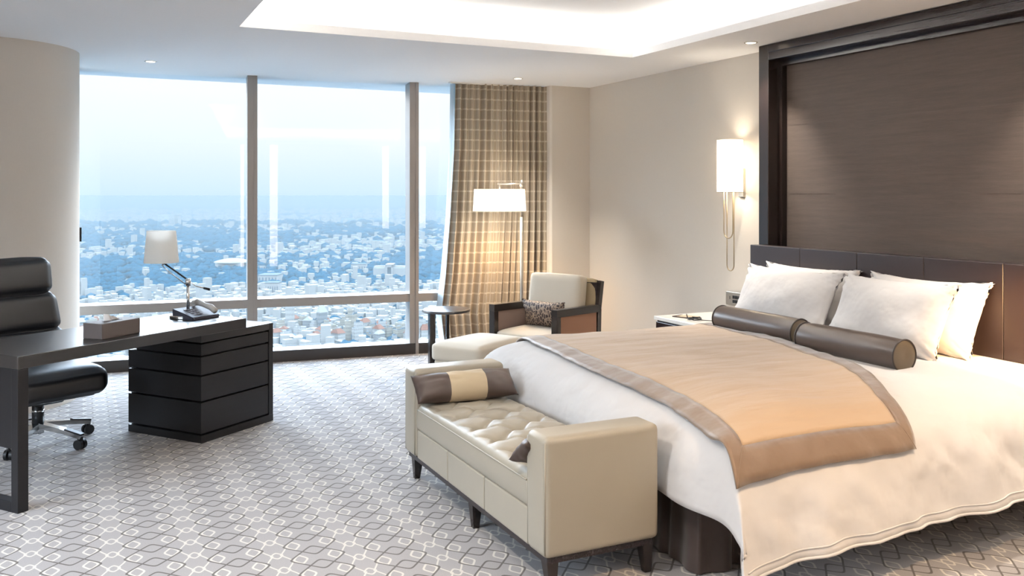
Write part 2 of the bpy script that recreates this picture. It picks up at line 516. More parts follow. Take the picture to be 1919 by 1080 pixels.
# downlights ------------------------------------------------------------
def downlight(x, y, label, power, on=True, tgt=(0, 0)):
    t = thing('ceiling_downlight', label, 'ceiling light', (x, y, H), 0, 'recessed ceiling downlights')
    bm = bmesh.new(); lathe(bm, [(.034, .0), (.036, -.005), (.046, -.004), (.048, .0005)], 32)
    obj('trim_ring', bm, M['white'], t, True)
    bm = bmesh.new(); cyl(bm, 0, 0, -.003, .001, .034)
    obj('lens', bm, M['downlight'], t)
    l = bpy.data.lights.new('ceiling_spot', 'SPOT'); l.energy = power; l.color = WARM
    l.spot_size = math.radians(80); l.spot_blend = .8; l.shadow_soft_size = .04
    o = bpy.data.objects.new('ceiling_spot', l); COL.objects.link(o); o.location = (x, y, H-.012)
    o.rotation_euler = (tgt[0], tgt[1], 0)
    return t
DL = [(.496, 7.778, 'recessed ceiling light in front of the left window pane', 40),
      (3.629, 7.448, 'recessed ceiling light above the curtain and armchair', 100),
      (4.26, 4.985, 'recessed ceiling light beside the top corner of the dark wooden frame', 120),
      (4.26, 2.9, None, 60), (4.26, 1.0, None, 60), (2.2, 7.6, None, 0),
      (.2, 2.6, None, 0)]
for x, y, lb, p in DL[:3]: downlight(x, y, lb, p)
# bare ceiling spots outside the frame; the last three are added room fill
def beam_only(x, y, p, size=80, col=WARM, soft=.05, tilt=(0, 0)):
    l = bpy.data.lights.new('ceiling_spot', 'SPOT'); l.energy = p; l.color = col
    l.spot_size = math.radians(size); l.spot_blend = .8; l.shadow_soft_size = soft
    o = bpy.data.objects.new('ceiling_spot', l); COL.objects.link(o); o.location = (x, y, H-.012)
    o.rotation_euler = (tilt[0], tilt[1], 0)
beam_only(4.26, 2.9, 120)
beam_only(4.2, .9, 120, 100)
beam_only(2.6, 1.4, 165, 110, (1, .70, .42), .08)
beam_only(.3, 3.0, 150, 120, (1, .9, .78), .08)
beam_only(.3, .5, 200, 120, (1, .9, .78), .08)
beam_only(-1.6, 4.0, 130, 120, (1, .9, .78), .08)

# ------------------------------------------------------------------ wall panel and frame behind the bed
YL, YR = 5.087, 2.713
wp = thing('wall_panel', 'dark wood framed brown grasscloth panel on the wall behind the bed', 'wall panel', (XW, (YL+YR)/2, 0))
hw = (YL-YR)/2
# mirrored extent: panel reaches beyond the picture on the right
R2 = -hw-.05
obj('fabric_panel', bx(-.03, 0, R2, hw-.02, .0, H-.01), M['grass'], wp)
for z in (2.02, 1.53):
    obj('panel_seam', bx(-.0315, -.029, R2, hw-.02, z, z+.003), M['grass'], wp)
obj('frame_stile', bx(-.18, -.0, hw-.10, hw, 0, H-.001, bev=.004), M['dwood_z'], wp)
obj('frame_stile', bx(-.18, -.0, R2-.1, R2, 0, H-.001, bev=.004), M['dwood_z'], wp)
bm = bx(-.18, -.0, R2, hw-.10, H-.115, H-.001, bev=.004); box(bm, -.188, -.17, R2, hw-.1, H-.06, H-.004, bev=.003)
obj('frame_rail', bm, M['dwood_y'], wp)
obj('frame_bead', bx(-.075, -.03, hw-.125, hw-.10, 0, H-.115), M['dwood_z'], wp)
obj('frame_bead', bx(-.075, -.03, R2, hw-.125, H-.15, H-.115), M['dwood_y'], wp)

# ------------------------------------------------------------------ bed
BC = 3.9
bed = thing('bed', 'king bed with brown leather headboard and dark brown pleated skirt', 'bed', (3.27, BC, 0))
def L(x, y, z): return (x-3.27, y-BC, z)
HBX = 4.40
yy = [5.075, 4.58, 4.09, 3.60, 3.11, 2.725]
bmh = bmesh.new()
hb = []
for i in range(5):
    obj('headboard_panel', bx(HBX-3.27-.07, HBX-3.27, yy[i+1]-BC+.0005, yy[i]-BC-.0005, .30, 1.165, bev=.005, seg=3), M['headboard'], bed)
obj('headboard_back', bx(HBX-3.27-.0, HBX-3.27+.018, 2.725-BC, 5.075-BC, .0, 1.15), M['dwood_y'], bed)
obj('mattress', bx(2.24-3.27, 4.32-3.27, 2.93-BC, 4.87-BC, .30, .60, bev=.05, seg=3), M['white_linen'], bed)
obj('box_base', bx(2.26-3.27, 4.32-3.27, 2.93-BC, 4.87-BC, .04, .295), M['skirt'], bed)
# pleated skirt round three sides
def skirt():
    bm = bmesh.new()
    path = [(4.3, 2.90)]
    path += [(x, 2.90) for x in [4.3-(4.3-2.24)*i/160 for i in range(1, 161)]]
    path += [(2.22, y) for y in [2.90+(4.90-2.90)*i/160 for i in range(161)]]
    path += [(x, 4.90) for x in [2.24+(4.3-2.24)*i/60 for i in range(61)]]
    rows = 8
    V = []
    s = 0
    for i, (x, y) in enumerate(path):
        if i: s += math.dist(path[i], path[i-1])
        if y <= 2.901: n = (0, -1)
        elif y >= 4.899: n = (0, 1)
        else: n = (-1, 0)
        col = []
        for j in range(rows+1):
            v = j/rows
            ph = s % .42
            pl = math.exp(-((ph-.21)/.022)**2)
            d = -.012+.02*v*math.sin(s*30+2*math.sin(s*3))*.6+(-.03*pl)*(.5+.5*v)+.018*v
            col.append(bm.verts.new(L(x+n[0]*d, y+n[1]*d, .31-.305*v)))
        V.append(col)
    for a, b in zip(V, V[1:]):
        for j in range(rows): bm.faces.new((a[j], b[j], b[j+1], a[j+1]))
    return bm
so = obj('bed_skirt', skirt(), M['skirt'], bed, True)

def cr(pts, n):
    """Catmull-Rom resample of 2-D points, evenly spaced in length"""
    out = []
    P_ = [pts[0]]+pts+[pts[-1]]
    for i in range(1, len(P_)-2):
        a, b, c, d = P_[i-1], P_[i], P_[i+1], P_[i+2]
        for k in range(20):
            t = k/20
            out.append(tuple(.5*((2*b[m])+(-a[m]+c[m])*t+(2*a[m]-5*b[m]+4*c[m]-d[m])*t*t+(-a[m]+3*b[m]-3*c[m]+d[m])*t**3) for m in (0, 1)))
    out.append(pts[-1])
    ds = [0]
    for p, q in zip(out, out[1:]): ds.append(ds[-1]+math.dist(p, q))
    tot = ds[-1]; res = []; j = 0
    for k in range(n+1):
        s = tot*k/n
        while j < len(ds)-2 and ds[j+1] < s: j += 1
        f = (s-ds[j])/max(1e-9, ds[j+1]-ds[j])
        res.append(tuple(out[j][m]+(out[j+1][m]-out[j][m])*f for m in (0, 1)))
    return res, tot
near = [(3.9, .668), (3.4, .664), (3.1, .655), (2.9, .638), (2.77, .605), (2.66, .54), (2.59, .44), (2.545, .32), (2.51, .19)]
far = [(5.01, .22), (5.0, .42), (4.965, .55), (4.88, .618), (4.75, .648), (4.4, .662), (3.9, .668)]
side_prof, SL = cr(far+near[1:], 240)
foot_prof, FL = cr([(4.33, .668), (3.4, .668), (2.75, .668), (2.5, .658), (2.34, .630), (2.23, .575), (2.165, .49), (2.14, .39), (2.135, .30)], 240)
def samp(prof, a):
    a = max(0, min(1, a))*(len(prof)-1); i = min(len(prof)-2, int(a)); f = a-i
    return prof[i][0]+(prof[i+1][0]-prof[i][0])*f, prof[i][1]+(prof[i+1][1]-prof[i][1])*f
def smin(a, b, k=45):
    m = min(a, b); return m-math.log(math.exp(-k*(a-m))+math.exp(-k*(b-m)))/k
def fz(x):
    # height of the foot profile at x
    for p, q in zip(foot_prof, foot_prof[1:]):
        if q[0] <= x <= p[0] and p[0]-q[0] > 1e-6: return q[1]+(p[1]-q[1])*(x-q[0])/(p[0]-q[0])
    return .668 if x > 2.3 else .3
TOPZ = .668+math.log(2)/45
def bedpos(x, zf, y, zs, wr=1.0):
    z = smin(zf, zs)+math.log(2)/45*min(1, max(0, (min(zf, zs)-.3)/.36))
    hang = max(0, min(1, (.60-zs)/.25))*(y < BC)
    hf = max(0, min(1, (.60-zf)/.25))
    # folds on the hanging near side, bellying on the foot
    s = x*9
    y2 = y-hang*(.013*math.sin(s*1.1+1.3*math.sin(x*3.1+zs*2))+.016*noise.noise(Vector((x*6, zs*3, 2)))*2)*wr
    y2 -= hang*wr*.016*noise.noise(Vector((x*9+zs*7, zs*6, 4)))
    pk = math.exp(-((x-3.22)/.16)**2-((zs-.42)/.13)**2)+.8*math.exp(-((x-3.55)/.12)**2-((zs-.5)/.12)**2)
    y2 -= pk*hang*.03*noise.noise(Vector((x*26, zs*13, 8)))*wr
    x2 = x-hf*.014*math.sin(y*9+2*math.sin(y*2.3))*wr
    nz = noise.noise(Vector((x*2.1, y*2.6, 1)))*.010+noise.noise(Vector((x*5.5+y*2, y*4, 5)))*.006
    z += nz*wr*(1-hang)*(1-hf)
    # puffed corner flap: the cloth corner drops lower at the foot
    if hang > 0 and x < 2.6:
        z -= hang*.07*max(0, (2.6-x)/.48)**1.5*(1 if zs < .45 else max(0, (.6-zs)/.15))
    if hang > 0: z += hang*.05*max(0, (x-3.0)/1.3)
    return Vector((x2, y2, z))
def duvet():
    bm = bmesh.new()
    def f(a, b):
        x, zf = samp(foot_prof, a); y, zs = samp(side_prof, b)
        if y > 4.9 and x > 3.8: pass
        return bedpos(x, zf, y, zs)
    grid(bm, 110, 150, f)
    return bm
dv = obj('duvet', duvet(), M['duvet'], None, True)
tag(dv, 'white cotton duvet spread over the bed and hanging down its sides', 'duvet')
md = dv.modifiers.new('thick', 'SOLIDIFY'); md.thickness = .014; md.offset = -1
bm = bmesh.new()
pts = []
for i in range(111):
    x, zf = samp(foot_prof, i/110*.93); y, zs = samp(side_prof, 1-.034/SL)
    pts.append(bedpos(x, zf, y, zs)+Vector((0, -.002, 0)))
tube(bm, pts, .0032, 6)
obj('hem_seam', bm, M['duvet'], dv, True)
bm = bmesh.new()
pts = []
for i in range(111):
    x, zf = samp(foot_prof, i/110*.93); y, zs = samp(side_prof, 1)
    pts.append(bedpos(x, zf, y, zs)+Vector((0, -.002, 0)))
tube(bm, pts, .006, 6)
obj('hem_edge', bm, M['duvet'], dv, True)
def interp(tab, v):
    for (a, p), (b, q) in zip(tab, tab[1:]):
        if a <= v <= b: return p+(q-p)*(v-a)/(b-a)
    return tab[0][1] if v < tab[0][0] else tab[-1][1]
# throw -----------------------------------------------------------------
# b runs along the side profile; y there; edges in x depend on y and hang
def throw_parts():
    b_end = None
    for i, (y, z) in enumerate(side_prof):
        if y < BC and z < .475: b_end = i/240; break
    b_sta = 8/240
    footx = [(0, 2.42), (.25, 2.36), (.5, 2.30), (.75, 2.27), (.88, 2.22), (1, 2.14)]
    headx = [(0, 3.86), (.25, 3.74), (.5, 3.62), (.72, 3.47), (.82, 3.32), (.9, 3.18), (1, 3.07)]
    def P(a, b):
        x = interp(footx, b)+(interp(headx, b)-interp(footx, b))*a
        # pulled in creases
        bb = b_sta+(b_end-b_sta)*b
        y, zs = samp(side_prof, bb)
        hw_ = max(0, min(1, (.63-zs)/.12))*(y < BC); f0 = fz(max(2.165, x))
        p = bedpos(x, f0+(.668-f0)*hw_, y, zs)
        p += Vector((0, 0, .0015*math.sin(y*40+x*3)))
        return p
    def Pn(a, b, d):
        e = .004
        p = P(a, b); u = P(min(1, a+e), b)-P(max(0, a-e), b); v = P(a, min(1, b+e))-P(a, max(0, b-e))
        n = u.cross(v).normalized()
        if n.dot(p-Vector((3.1, 3.85, .1))) < 0: n = -n
        return p+n*d
    nu, nv = 70, 110
    bu, bv = .075, .042
    us = [bu*i/4 for i in range(4)]+[bu+(1-2*bu)*i/(nu-8) for i in range(nu-8)]+[1-bu+bu*i/4 for i in range(5)]
    vs = [bv*i/4 for i in range(4)]+[bv+(1-2*bv)*i/(nv-8) for i in range(nv-8)]+[1-bv+bv*i/4 for i in range(5)]
    def mk(sel, d):
        bm = bmesh.new(); C = {}
        def vt(i, j):
            if (i, j) not in C: C[(i, j)] = bm.verts.new(Pn(us[i], vs[j], d))
            return C[(i, j)]
        for i in range(len(us)-1):
            for j in range(len(vs)-1):
                if sel(i, j): bm.faces.new((vt(i, j), vt(i+1, j), vt(i+1, j+1), vt(i, j+1)))
        return bm
    inner = lambda i, j: bu-1e-6 <= us[i] and us[i+1] <= 1-bu+1e-6 and bv-1e-6 <= vs[j] and vs[j+1] <= 1-bv+1e-6
    seams = []
    for (a0, b0, a1, b1) in ((bu, 1-bv, 0, 1), (1-bu, 1-bv, 1, 1), (bu, bv, 0, 0), (1-bu, bv, 1, 0)):
        seams.append([Pn(a0+(a1-a0)*k/12, b0+(b1-b0)*k/12, .0215) for k in range(13)])
    return mk(inner, .016), mk(lambda i, j: not inner(i, j), .018), seams
a, b, seams = throw_parts()
th = thing('bed_throw', 'sand coloured throw with a wide satin border laid across the bed', 'throw', (0, 0, 0))
o = obj('throw_panel', a, M['throw'], th, True); md = o.modifiers.new('thick', 'SOLIDIFY'); md.thickness = .006; md.offset = 0
o = obj('throw_border', b, M['satin'], th, True, label='taupe satin border'); md = o.modifiers.new('thick', 'SOLIDIFY'); md.thickness = .008; md.offset = 0

for sm in seams:
    bm = bmesh.new(); tube(bm, sm, .0018, 6); obj('corner_seam', bm, M['satin'], th, True)
# pillows ---------------------------------------------------------------
def pillow(y0, y1, h, t, xb, zb, lean, seed, label, yaw=0, roll=0):
    w = abs(y1-y0)
    bm = pillow_bm(w, h, t, seed)
    o = obj('pillow', bm, M['white_linen'], None, True)
    o.matrix_world = Matrix.Translation((xb, (y0+y1)/2, zb)) @ Matrix.Rotation(yaw, 4, 'Z') @ Matrix.Rotation(lean, 4, 'Y') @ Matrix.Rotation(roll, 4, 'X') @ Matrix.Rotation(PI/2, 4, 'Z')
    tag(o, label, 'pillow', 'white bed pillows against the headboard')
    return o
pillow(4.88, 4.04, .44, .19, 4.14, .655, math.radians(24), 1, 'white pillow at the back on the window side, mostly hidden', 0)
pillow(3.96, 3.15, .44, .19, 4.14, .655, math.radians(24), 2, 'white pillow at the back, sticking out at the right end')
pillow(4.86, 4.00, .44, .19, 3.95, .655, math.radians(26), 3, 'white pillow at the front, nearest the wall lamp')
pillow(3.99, 3.21, .44, .20, 3.95, .655, math.radians(26), 4, 'white pillow at the front, right of its twin')

def bolster(x, y0, y1, z, r, label, yaw=0):
    t = thing('bolster', label, 'bolster', (x, (y0+y1)/2, z), yaw, 'bronze bolsters on the bed')
    hl = abs(y1-y0)/2
    bm = bmesh.new()
    n = 40; K = 18
    rings = []
    for k in range(K+1):
        u = -1+2*k/K
        yv = u*hl
        rr = r*(1-.06*abs(u)**6)
        ring = []
        for i in range(n):
            a = 2*PI*i/n
            q = rr*(1+.018*noise.noise(Vector((math.cos(a)*1.5, yv*9, math.sin(a)*1.5+x))))
            zz = math.sin(a)*q
            if zz < -.95*r: zz = -.95*r
            ring.append(bm.verts.new((math.cos(a)*q, yv, zz)))
        rings.append(ring)
    for a_, b_ in zip(rings, rings[1:]):
        for i in range(n): bm.faces.new((a_[i], a_[(i+1) % n], b_[(i+1) % n], b_[i]))
    obj('bolster_cover', bm, M['bolster'], t, True)
    for sgn in (-1, 1):
        bm = bmesh.new()
        prev = None
        for q, yo in ((.94, 0), (.8, .004), (.5, .008), (.15, .003)):
            ring = [bm.verts.new((math.cos(2*PI*i/n)*r*q, sgn*(hl+yo), max(-.95*r, math.sin(2*PI*i/n)*r*q))) for i in range(n)]
            if prev:
                for i in range(n): bm.faces.new((prev[i], prev[(i+1) % n], ring[(i+1) % n], ring[i]))
            prev = ring
        bm.faces.new(prev)
        obj('bolster_end', bm, M['bolster_end'], t, True)
        bm = bmesh.new()
        tube(bm, [(math.cos(2*PI*i/n)*r*.955, sgn*hl, max(-.95*r, math.sin(2*PI*i/n)*r*.955)) for i in range(n)], .005, 6, True)
        obj('piping', bm, M['piping'], t, True)
    return t
bolster(3.745, 4.66, 3.955, .724, .082, 'bronze cylindrical bolster nearest the nightstand')
bolster(3.665, 3.83, 3.16, .724, .084, 'bronze cylindrical bolster with its round end towards the viewer')

# ------------------------------------------------------------------ bench
def bench():
    t = thing('bench', 'cream leather bench with tufted seat at the foot of the bed', 'bench', (1.84, 3.82, 0))
    x0, x1 = -.265, .26
    for s, (a, b) in ((-1, (-.82, -.655)), (1, (.655, .82))):
        bm = bmesh.new()
        box(bm, x0, x1, a, b, .135, .60, bev=.028, seg=4)
        o = obj('arm', bm, M['cream'], t); smooth_angle(o, 50)
        # welted seam on the front edge of the arm
        y = a if s < 0 else b
        bm = bmesh.new(); tube(bm, [(x0+.006, yv, zv) for yv, zv in ((a+.012, .15), (a+.012, .575), (b-.012, .575), (b-.012, .15))], .004, 6)
        obj('arm_welt', bm, M['cream'], t, True)
    # front apron in three sewn panels
    for i in range(3):
        a = -.655+1.31*i/3; b = a+1.31/3
        obj('apron_panel', bx(x0+.014, x1-.03, a+.0015, b-.0015, .135, .285, bev=.008, seg=2), M['cream'], t)
    # tufted cushion
    bm = bmesh.new()
    cw, cd = 1.30, .50
    rows, cols = 3, 6
    def h(u, v):
        X = u*cw/2; Y = v*cd/2
        z = 0
        best = 9
        for r in range(rows):
            for c in range(cols+1):
                bxp = -cw/2+(c+.5*(r % 2)+.25)*cw/(cols+.0)
                byp = -cd/2+cd*(r+.75)/(rows+.5)
                d = math.hypot(X-bxp, (Y-byp))
                best = min(best, d)
        dimple = -.034*math.exp(-(best/.03)**2)-.020*math.exp(-(best/.08)**2)
        # pleats joining the buttons diagonally
        cellx = cw/cols; celly = cd/(rows+.5)
        fx = (X+cw/2-.25*cellx)/cellx; fy = (Y+cd/2-.75*celly)/celly
        d1 = abs(((fx+fy*.5) % 1)-.5); d2 = abs(((fx-fy*.5) % 1)-.5)
        k1 = .5-d1; k2 = .5-d2
        inside = 1 if -.3 < fy < rows-.7+.3 else max(0, 1-2*min(abs(fy+.3), abs(fy-rows+.4)))
        pleat = -.016*(math.exp(-(k1/.06)**2)+math.exp(-(k2/.06)**2))*inside
        edge = (1-abs(u)**10)*(1-abs(v)**7)
        return (dimple+pleat)*edge+.034*(1-u**4*.6)*(1-v**4*.8)
    n1, n2 = 150, 60
    def top(a, b):
        u, v = 2*a-1, 2*b-1
        m = max(abs(u), abs(v))
        z = .415+h(u, v)
        ex = max(0, abs(u)-.965)/.035; ey = max(0, abs(v)-.93)/.07
        z -= .02*(ex**2+ey**2)
        return (v*cd/2, u*cw/2, z)
    V = grid(bm, n1, n2, top)
    rim = [V[i][0] for i in range(n1+1)]+[V[n1][j] for j in range(1, n2+1)]+[V[i][n2] for i in range(n1-1, -1, -1)]+[V[0][j] for j in range(n2-1, 0, -1)]
    prev = rim
    for zz, g in ((.385, 1.012), (.34, 1.016), (.30, 1.01), (.287, .99)):
        ring = [bm.verts.new((v.co.x*g, v.co.y*(1+(g-1)*.3), zz)) for v in rim]
        for i in range(len(rim)): bm.faces.new((prev[i], prev[(i+1) % len(rim)], ring[(i+1) % len(rim)], ring[i]))
        prev = ring
    bm.faces.new(prev)
    o = obj('seat_cushion', bm, M['cream'], t, True)
    # buttons
    for r in range(rows):
        for c in range(cols):
            X = -cw/2+(c+.5*(r % 2)+.25)*cw/cols; Y = -cd/2+cd*(r+.75)/(rows+.5)
            if abs(X) > cw/2-.04: continue
            bm = bmesh.new(); lathe(bm, [(.0105, 0), (.0095, .004), (.005, .0065), (.0005, .007)], 14)
            obj('button', bm, M['cream'], o, True, loc=(Y, X, .397))
    bm = bmesh.new(); tube(bm, [(-cd/2*1.012, y, .392) for y in [-.64+1.28*i/20 for i in range(21)]], .0035, 6)
    obj('seat_piping', bm, M['cream'], o, True)
    obj('base_rail', bx(x0+.02, x1-.02, -.80, .80, .112, .136), M['dwood_y'], t)
    for lx in (x0+.045, x1-.045):
        for lyy in (-.775, -.05, .735):
            bm = bmesh.new()
            beam(bm, (lx, lyy, .114), (lx-.0, lyy+(.012 if lyy > 0 else -.012 if lyy < -.2 else 0), 0), .05, .05, .028, .028)
            obj('leg', bm, M['dwood_z'], t)
    return t
bench()

def lumbar(loc, rz, label, w, h, t, seed, lean, banded=True):
    """band cushion: dark leather ends, beige band in the middle"""
    r = thing('cushion', label, 'cushion', loc, rz, 'brown and beige cushions on the bench')
    def mk(ua, ub):
        bm = bmesh.new()
        n = 14; m = 20
        for sg in (1, -1):
            def f(a, b):
                u = ua+(ub-ua)*a; v = 2*b-1
                prof = (max(0, 1-abs(u)**3)**.5)*(max(0, 1-v*v)**.5)
                sx = 1-.02*(1-v*v)*abs(u)**3
                sz = 1-.10*(1-abs(u)**2)*abs(v)**3*0+.0
                wz = h/2*(1-.10*(1-abs(u)**6))*v*(1.0)
                p = Vector((u*w/2*sx, sg*t/2*prof+.006*noise.noise(Vector((u*4, v*3, seed))), wz+h/2))
                return p
            grid(bm, n, m, f)
        bmesh.ops.remove_doubles(bm, verts=bm.verts[:], dist=.0008)
        bmesh.ops.transform(bm, matrix=Matrix.Rotation(lean, 4, 'X'), verts=bm.verts[:])
        return bm
    k = .36
    obj('leather_end', mk(-1, -k), M['brown_leather'], r, True)
    obj('fabric_band', mk(-k, k), M['beige_band'], r, True, label='beige fabric band')
    obj('leather_end', mk(k, 1), M['brown_leather'], r, True)
    return r
lumbar((1.83, 4.335, .448), math.radians(-3), 'brown and beige banded cushion against the far arm of the bench', .56, .185, .15, 1, math.radians(-50))
lumbar((1.80, 3.27, .455), math.radians(180+3), 'brown cushion mostly hidden behind the near arm of the bench', .52, .17, .12, 2, math.radians(-55))

# ------------------------------------------------------------------ nightstand
ns = thing('nightstand', 'white topped dark nightstand between the bed and the wall', 'nightstand', (4.22, 5.385, 0))
obj('nightstand_top', bx(-.29, .37, -.30, .315, .572, .60, bev=.003), M['white'], ns)
obj('body', bx(-.27, .36, -.28, .295, .10, .57, bev=.002), M['dwood_y'], ns)
obj('plinth', bx(-.25, .35, -.26, .28, 0, .10), M['black'], ns)
for z in (.115, .345):
    d = obj('drawer', bx(-.288, -.272, -.275, .29, z, z+.215, bev=.003), M['dwood_y'], ns)
    obj('handle', bx(-.30, -.288, -.08, .08, z+.17, z+.18), M['nickel'], d)
obj('side_panel', bx(-.27, .36, .296, .306, .10, .565), M['white'], ns)
# things on it
nb = thing('notepad', 'closed brown leather notepad on the white nightstand', 'notepad', (4.10, 5.52, .60), math.radians(20))
obj('cover', bx(-.055, .055, -.09, .09, 0, .008, bev=.002), M['brown_leather'], nb)
obj('paper', bx(-.052, .052, -.086, .05, .0082, .0105), M['beige_band'], nb)
bm = bmesh.new(); tube(bm, [(-.05, -.06, .015), (.04, .07, .015)], .004, 8)
pn = obj('pen', bm, M['black'], None, True, loc=(4.10, 5.50, .600)); tag(pn, 'thin black pen lying across the brown notepad', 'pen')
kc = thing('charging_cable', 'dark cable coiled on the nightstand beside the notepad', 'cable', (4.05, 5.33, .60))
pts = [(.035*math.cos(a)-.0+.01*math.sin(2.7*a), .05*math.sin(a)+.02, .005+.0012*a) for a in [i*.35 for i in range(40)]]
bm = bmesh.new(); tube(bm, pts, .0035, 6); obj('coil', bm, M['black'], kc, True)
bm = bmesh.new(); tube(bm, [(.03, .0, .006), (.05, -.06, .008), (.10, -.11, .006), (.2, -.14, .006)], .003, 6); obj('cord', bm, M['black'], kc, True)
obj('plug', bx(-.02, .02, .055, .085, .001, .018, bev=.004), M['black'], kc)

# control panel on the wall
cp = thing('bedside_switch_panel', 'grey wall switch panel with two rows of dark buttons', 'switch panel', (XW-.0, 5.53, .71))
obj('plate', bx(-.02, 0, -.125, .125, -.053, .053, bev=.003), M['nickel'], cp)
for r in range(2):
    for c in range(5):
        obj('button', bx(-.026, -.019, -.095+c*.028, -.075+c*.028, -.030+r*.033, -.006+r*.033, bev=.002), M['black'], cp)
obj('indicator', bx(-.022, -.019, .07, .075, -.005, .02), M['black'], cp)

# ------------------------------------------------------------------ wall sconce
def sconce(yc, label, power=5):
    t = thing('wall_lamp', label, 'wall lamp', (XW, yc, 1.745), 0)
    bm = bmesh.new()
    R = .098
    for a, b, rr in ((-.20, .20, R), (-.20, .20, R-.003)):
        pass
    lathe(bm, [(R, -.2), (R, -.07), (R, .07), (R, .2)], 48, (-.125, 0, 0))
    bmesh.ops.delete(bm, geom=[f for f in bm.faces if len(f.verts) > 4], context='FACES')
    obj('lamp_shade', bm, M['shade_lit'], t, True)
    for z in (-.2, .2):
        bm = bmesh.new(); tube(bm, [(-.125+R*math.cos(2*PI*i/48), R*math.sin(2*PI*i/48), z) for i in range(48)], .0025, 6, True)
        obj('shade_ring', bm, M['nickel'], t, True)
    obj('backplate', bx(-.02, 0, -.03, .03, -.24, -.02, bev=.004), M['nickel'], t)
    bm = bmesh.new(); tube(bm, [(-.01, 0, -.12), (-.125, 0, -.12)], .006, 8); obj('bracket', bm, M['nickel'], t, True)
    bm = bmesh.new(); cyl(bm, -.125, 0, -.09, .08, .018, n=16); obj('bulb', bm, M['bulb'], t, True)
    def U(half, ztop, zbot, x):
        p = [(x, half, ztop)]
        zz = zbot+half
        p += [(x, half, zz)]
        p += [(x, half*math.cos(a), zz-half*1.1*math.sin(a)) for a in [PI*i/16 for i in range(1, 16)]]
        p += [(x, -half, zz), (x, -half, ztop)]
        return p
    bm = bmesh.new(); tube(bm, U(.053, -.12, -.55, -.14), .0045, 8); obj('metal_loop', bm, M['brass'], t, True)
    bm = bmesh.new(); tube(bm, U(.041, -.12, -.80, -.12), .0045, 8); obj('metal_loop', bm, M['brass'], t, True)
    l = bpy.data.lights.new('lamp_glow', 'POINT'); l.energy = power; l.color = (1, .88, .72); l.shadow_soft_size = .05
    o = bpy.data.objects.new('lamp_glow', l); COL.objects.link(o); o.parent = t; o.location = (-.125, 0, .06)
    l = l.copy(); o = bpy.data.objects.new('lamp_glow', l); COL.objects.link(o); o.parent = t; o.location = (-.125, 0, -.10)
    return t
sconce(5.475, 'lit white cylinder wall lamp with hanging brass loops')
# a reading lamp on the other side of the bed, just outside the picture: the light of that side
def spot(name, loc, tgt, p, size, col, soft=.05):
    l = bpy.data.lights.new(name, 'SPOT'); l.energy = p; l.color = col; l.spot_size = math.radians(size); l.spot_blend = .7; l.shadow_soft_size = soft
    o = bpy.data.objects.new(name, l); COL.objects.link(o); o.location = loc
    d = Vector(tgt)-Vector(loc); o.rotation_euler = d.to_track_quat('-Z', 'Y').to_euler()
    return o
rs = thing('wall_lamp', 'brass reading lamp on the wall right of the bed', 'wall lamp', (XW-.18, 2.53, 1.05))
obj('backplate', bx(-.02, 0, -.04, .04, -.06, .06), M['brass'], rs)
bm = bmesh.new(); tube(bm, [(-.02, 0, 0), (-.12, 0, .02), (-.2, .05, .0)], .008, 8); obj('arm', bm, M['brass'], rs, True)
bm = bmesh.new(); lathe(bm, [(.02, .06), (.045, -.03), (.042, -.03), (.018, .055)], 24, (-.2, .05, 0)); obj('lamp_shade', bm, M['brass'], rs, True)
l = bpy.data.lights.new('lamp_glow', 'POINT'); l.energy = 4.5; l.color = (1, .60, .28); l.shadow_soft_size = .03
o = bpy.data.objects.new('lamp_glow', l); COL.objects.link(o); o.location = (4.17, 2.58, .98)
spot('headboard_glow_spot', (4.0, 2.42, 1.05), (4.4, 2.98, .72), 130, 80, (1, .58, .26), .04)  # bare spot apart from the lamp, added to warm the headboard's right end

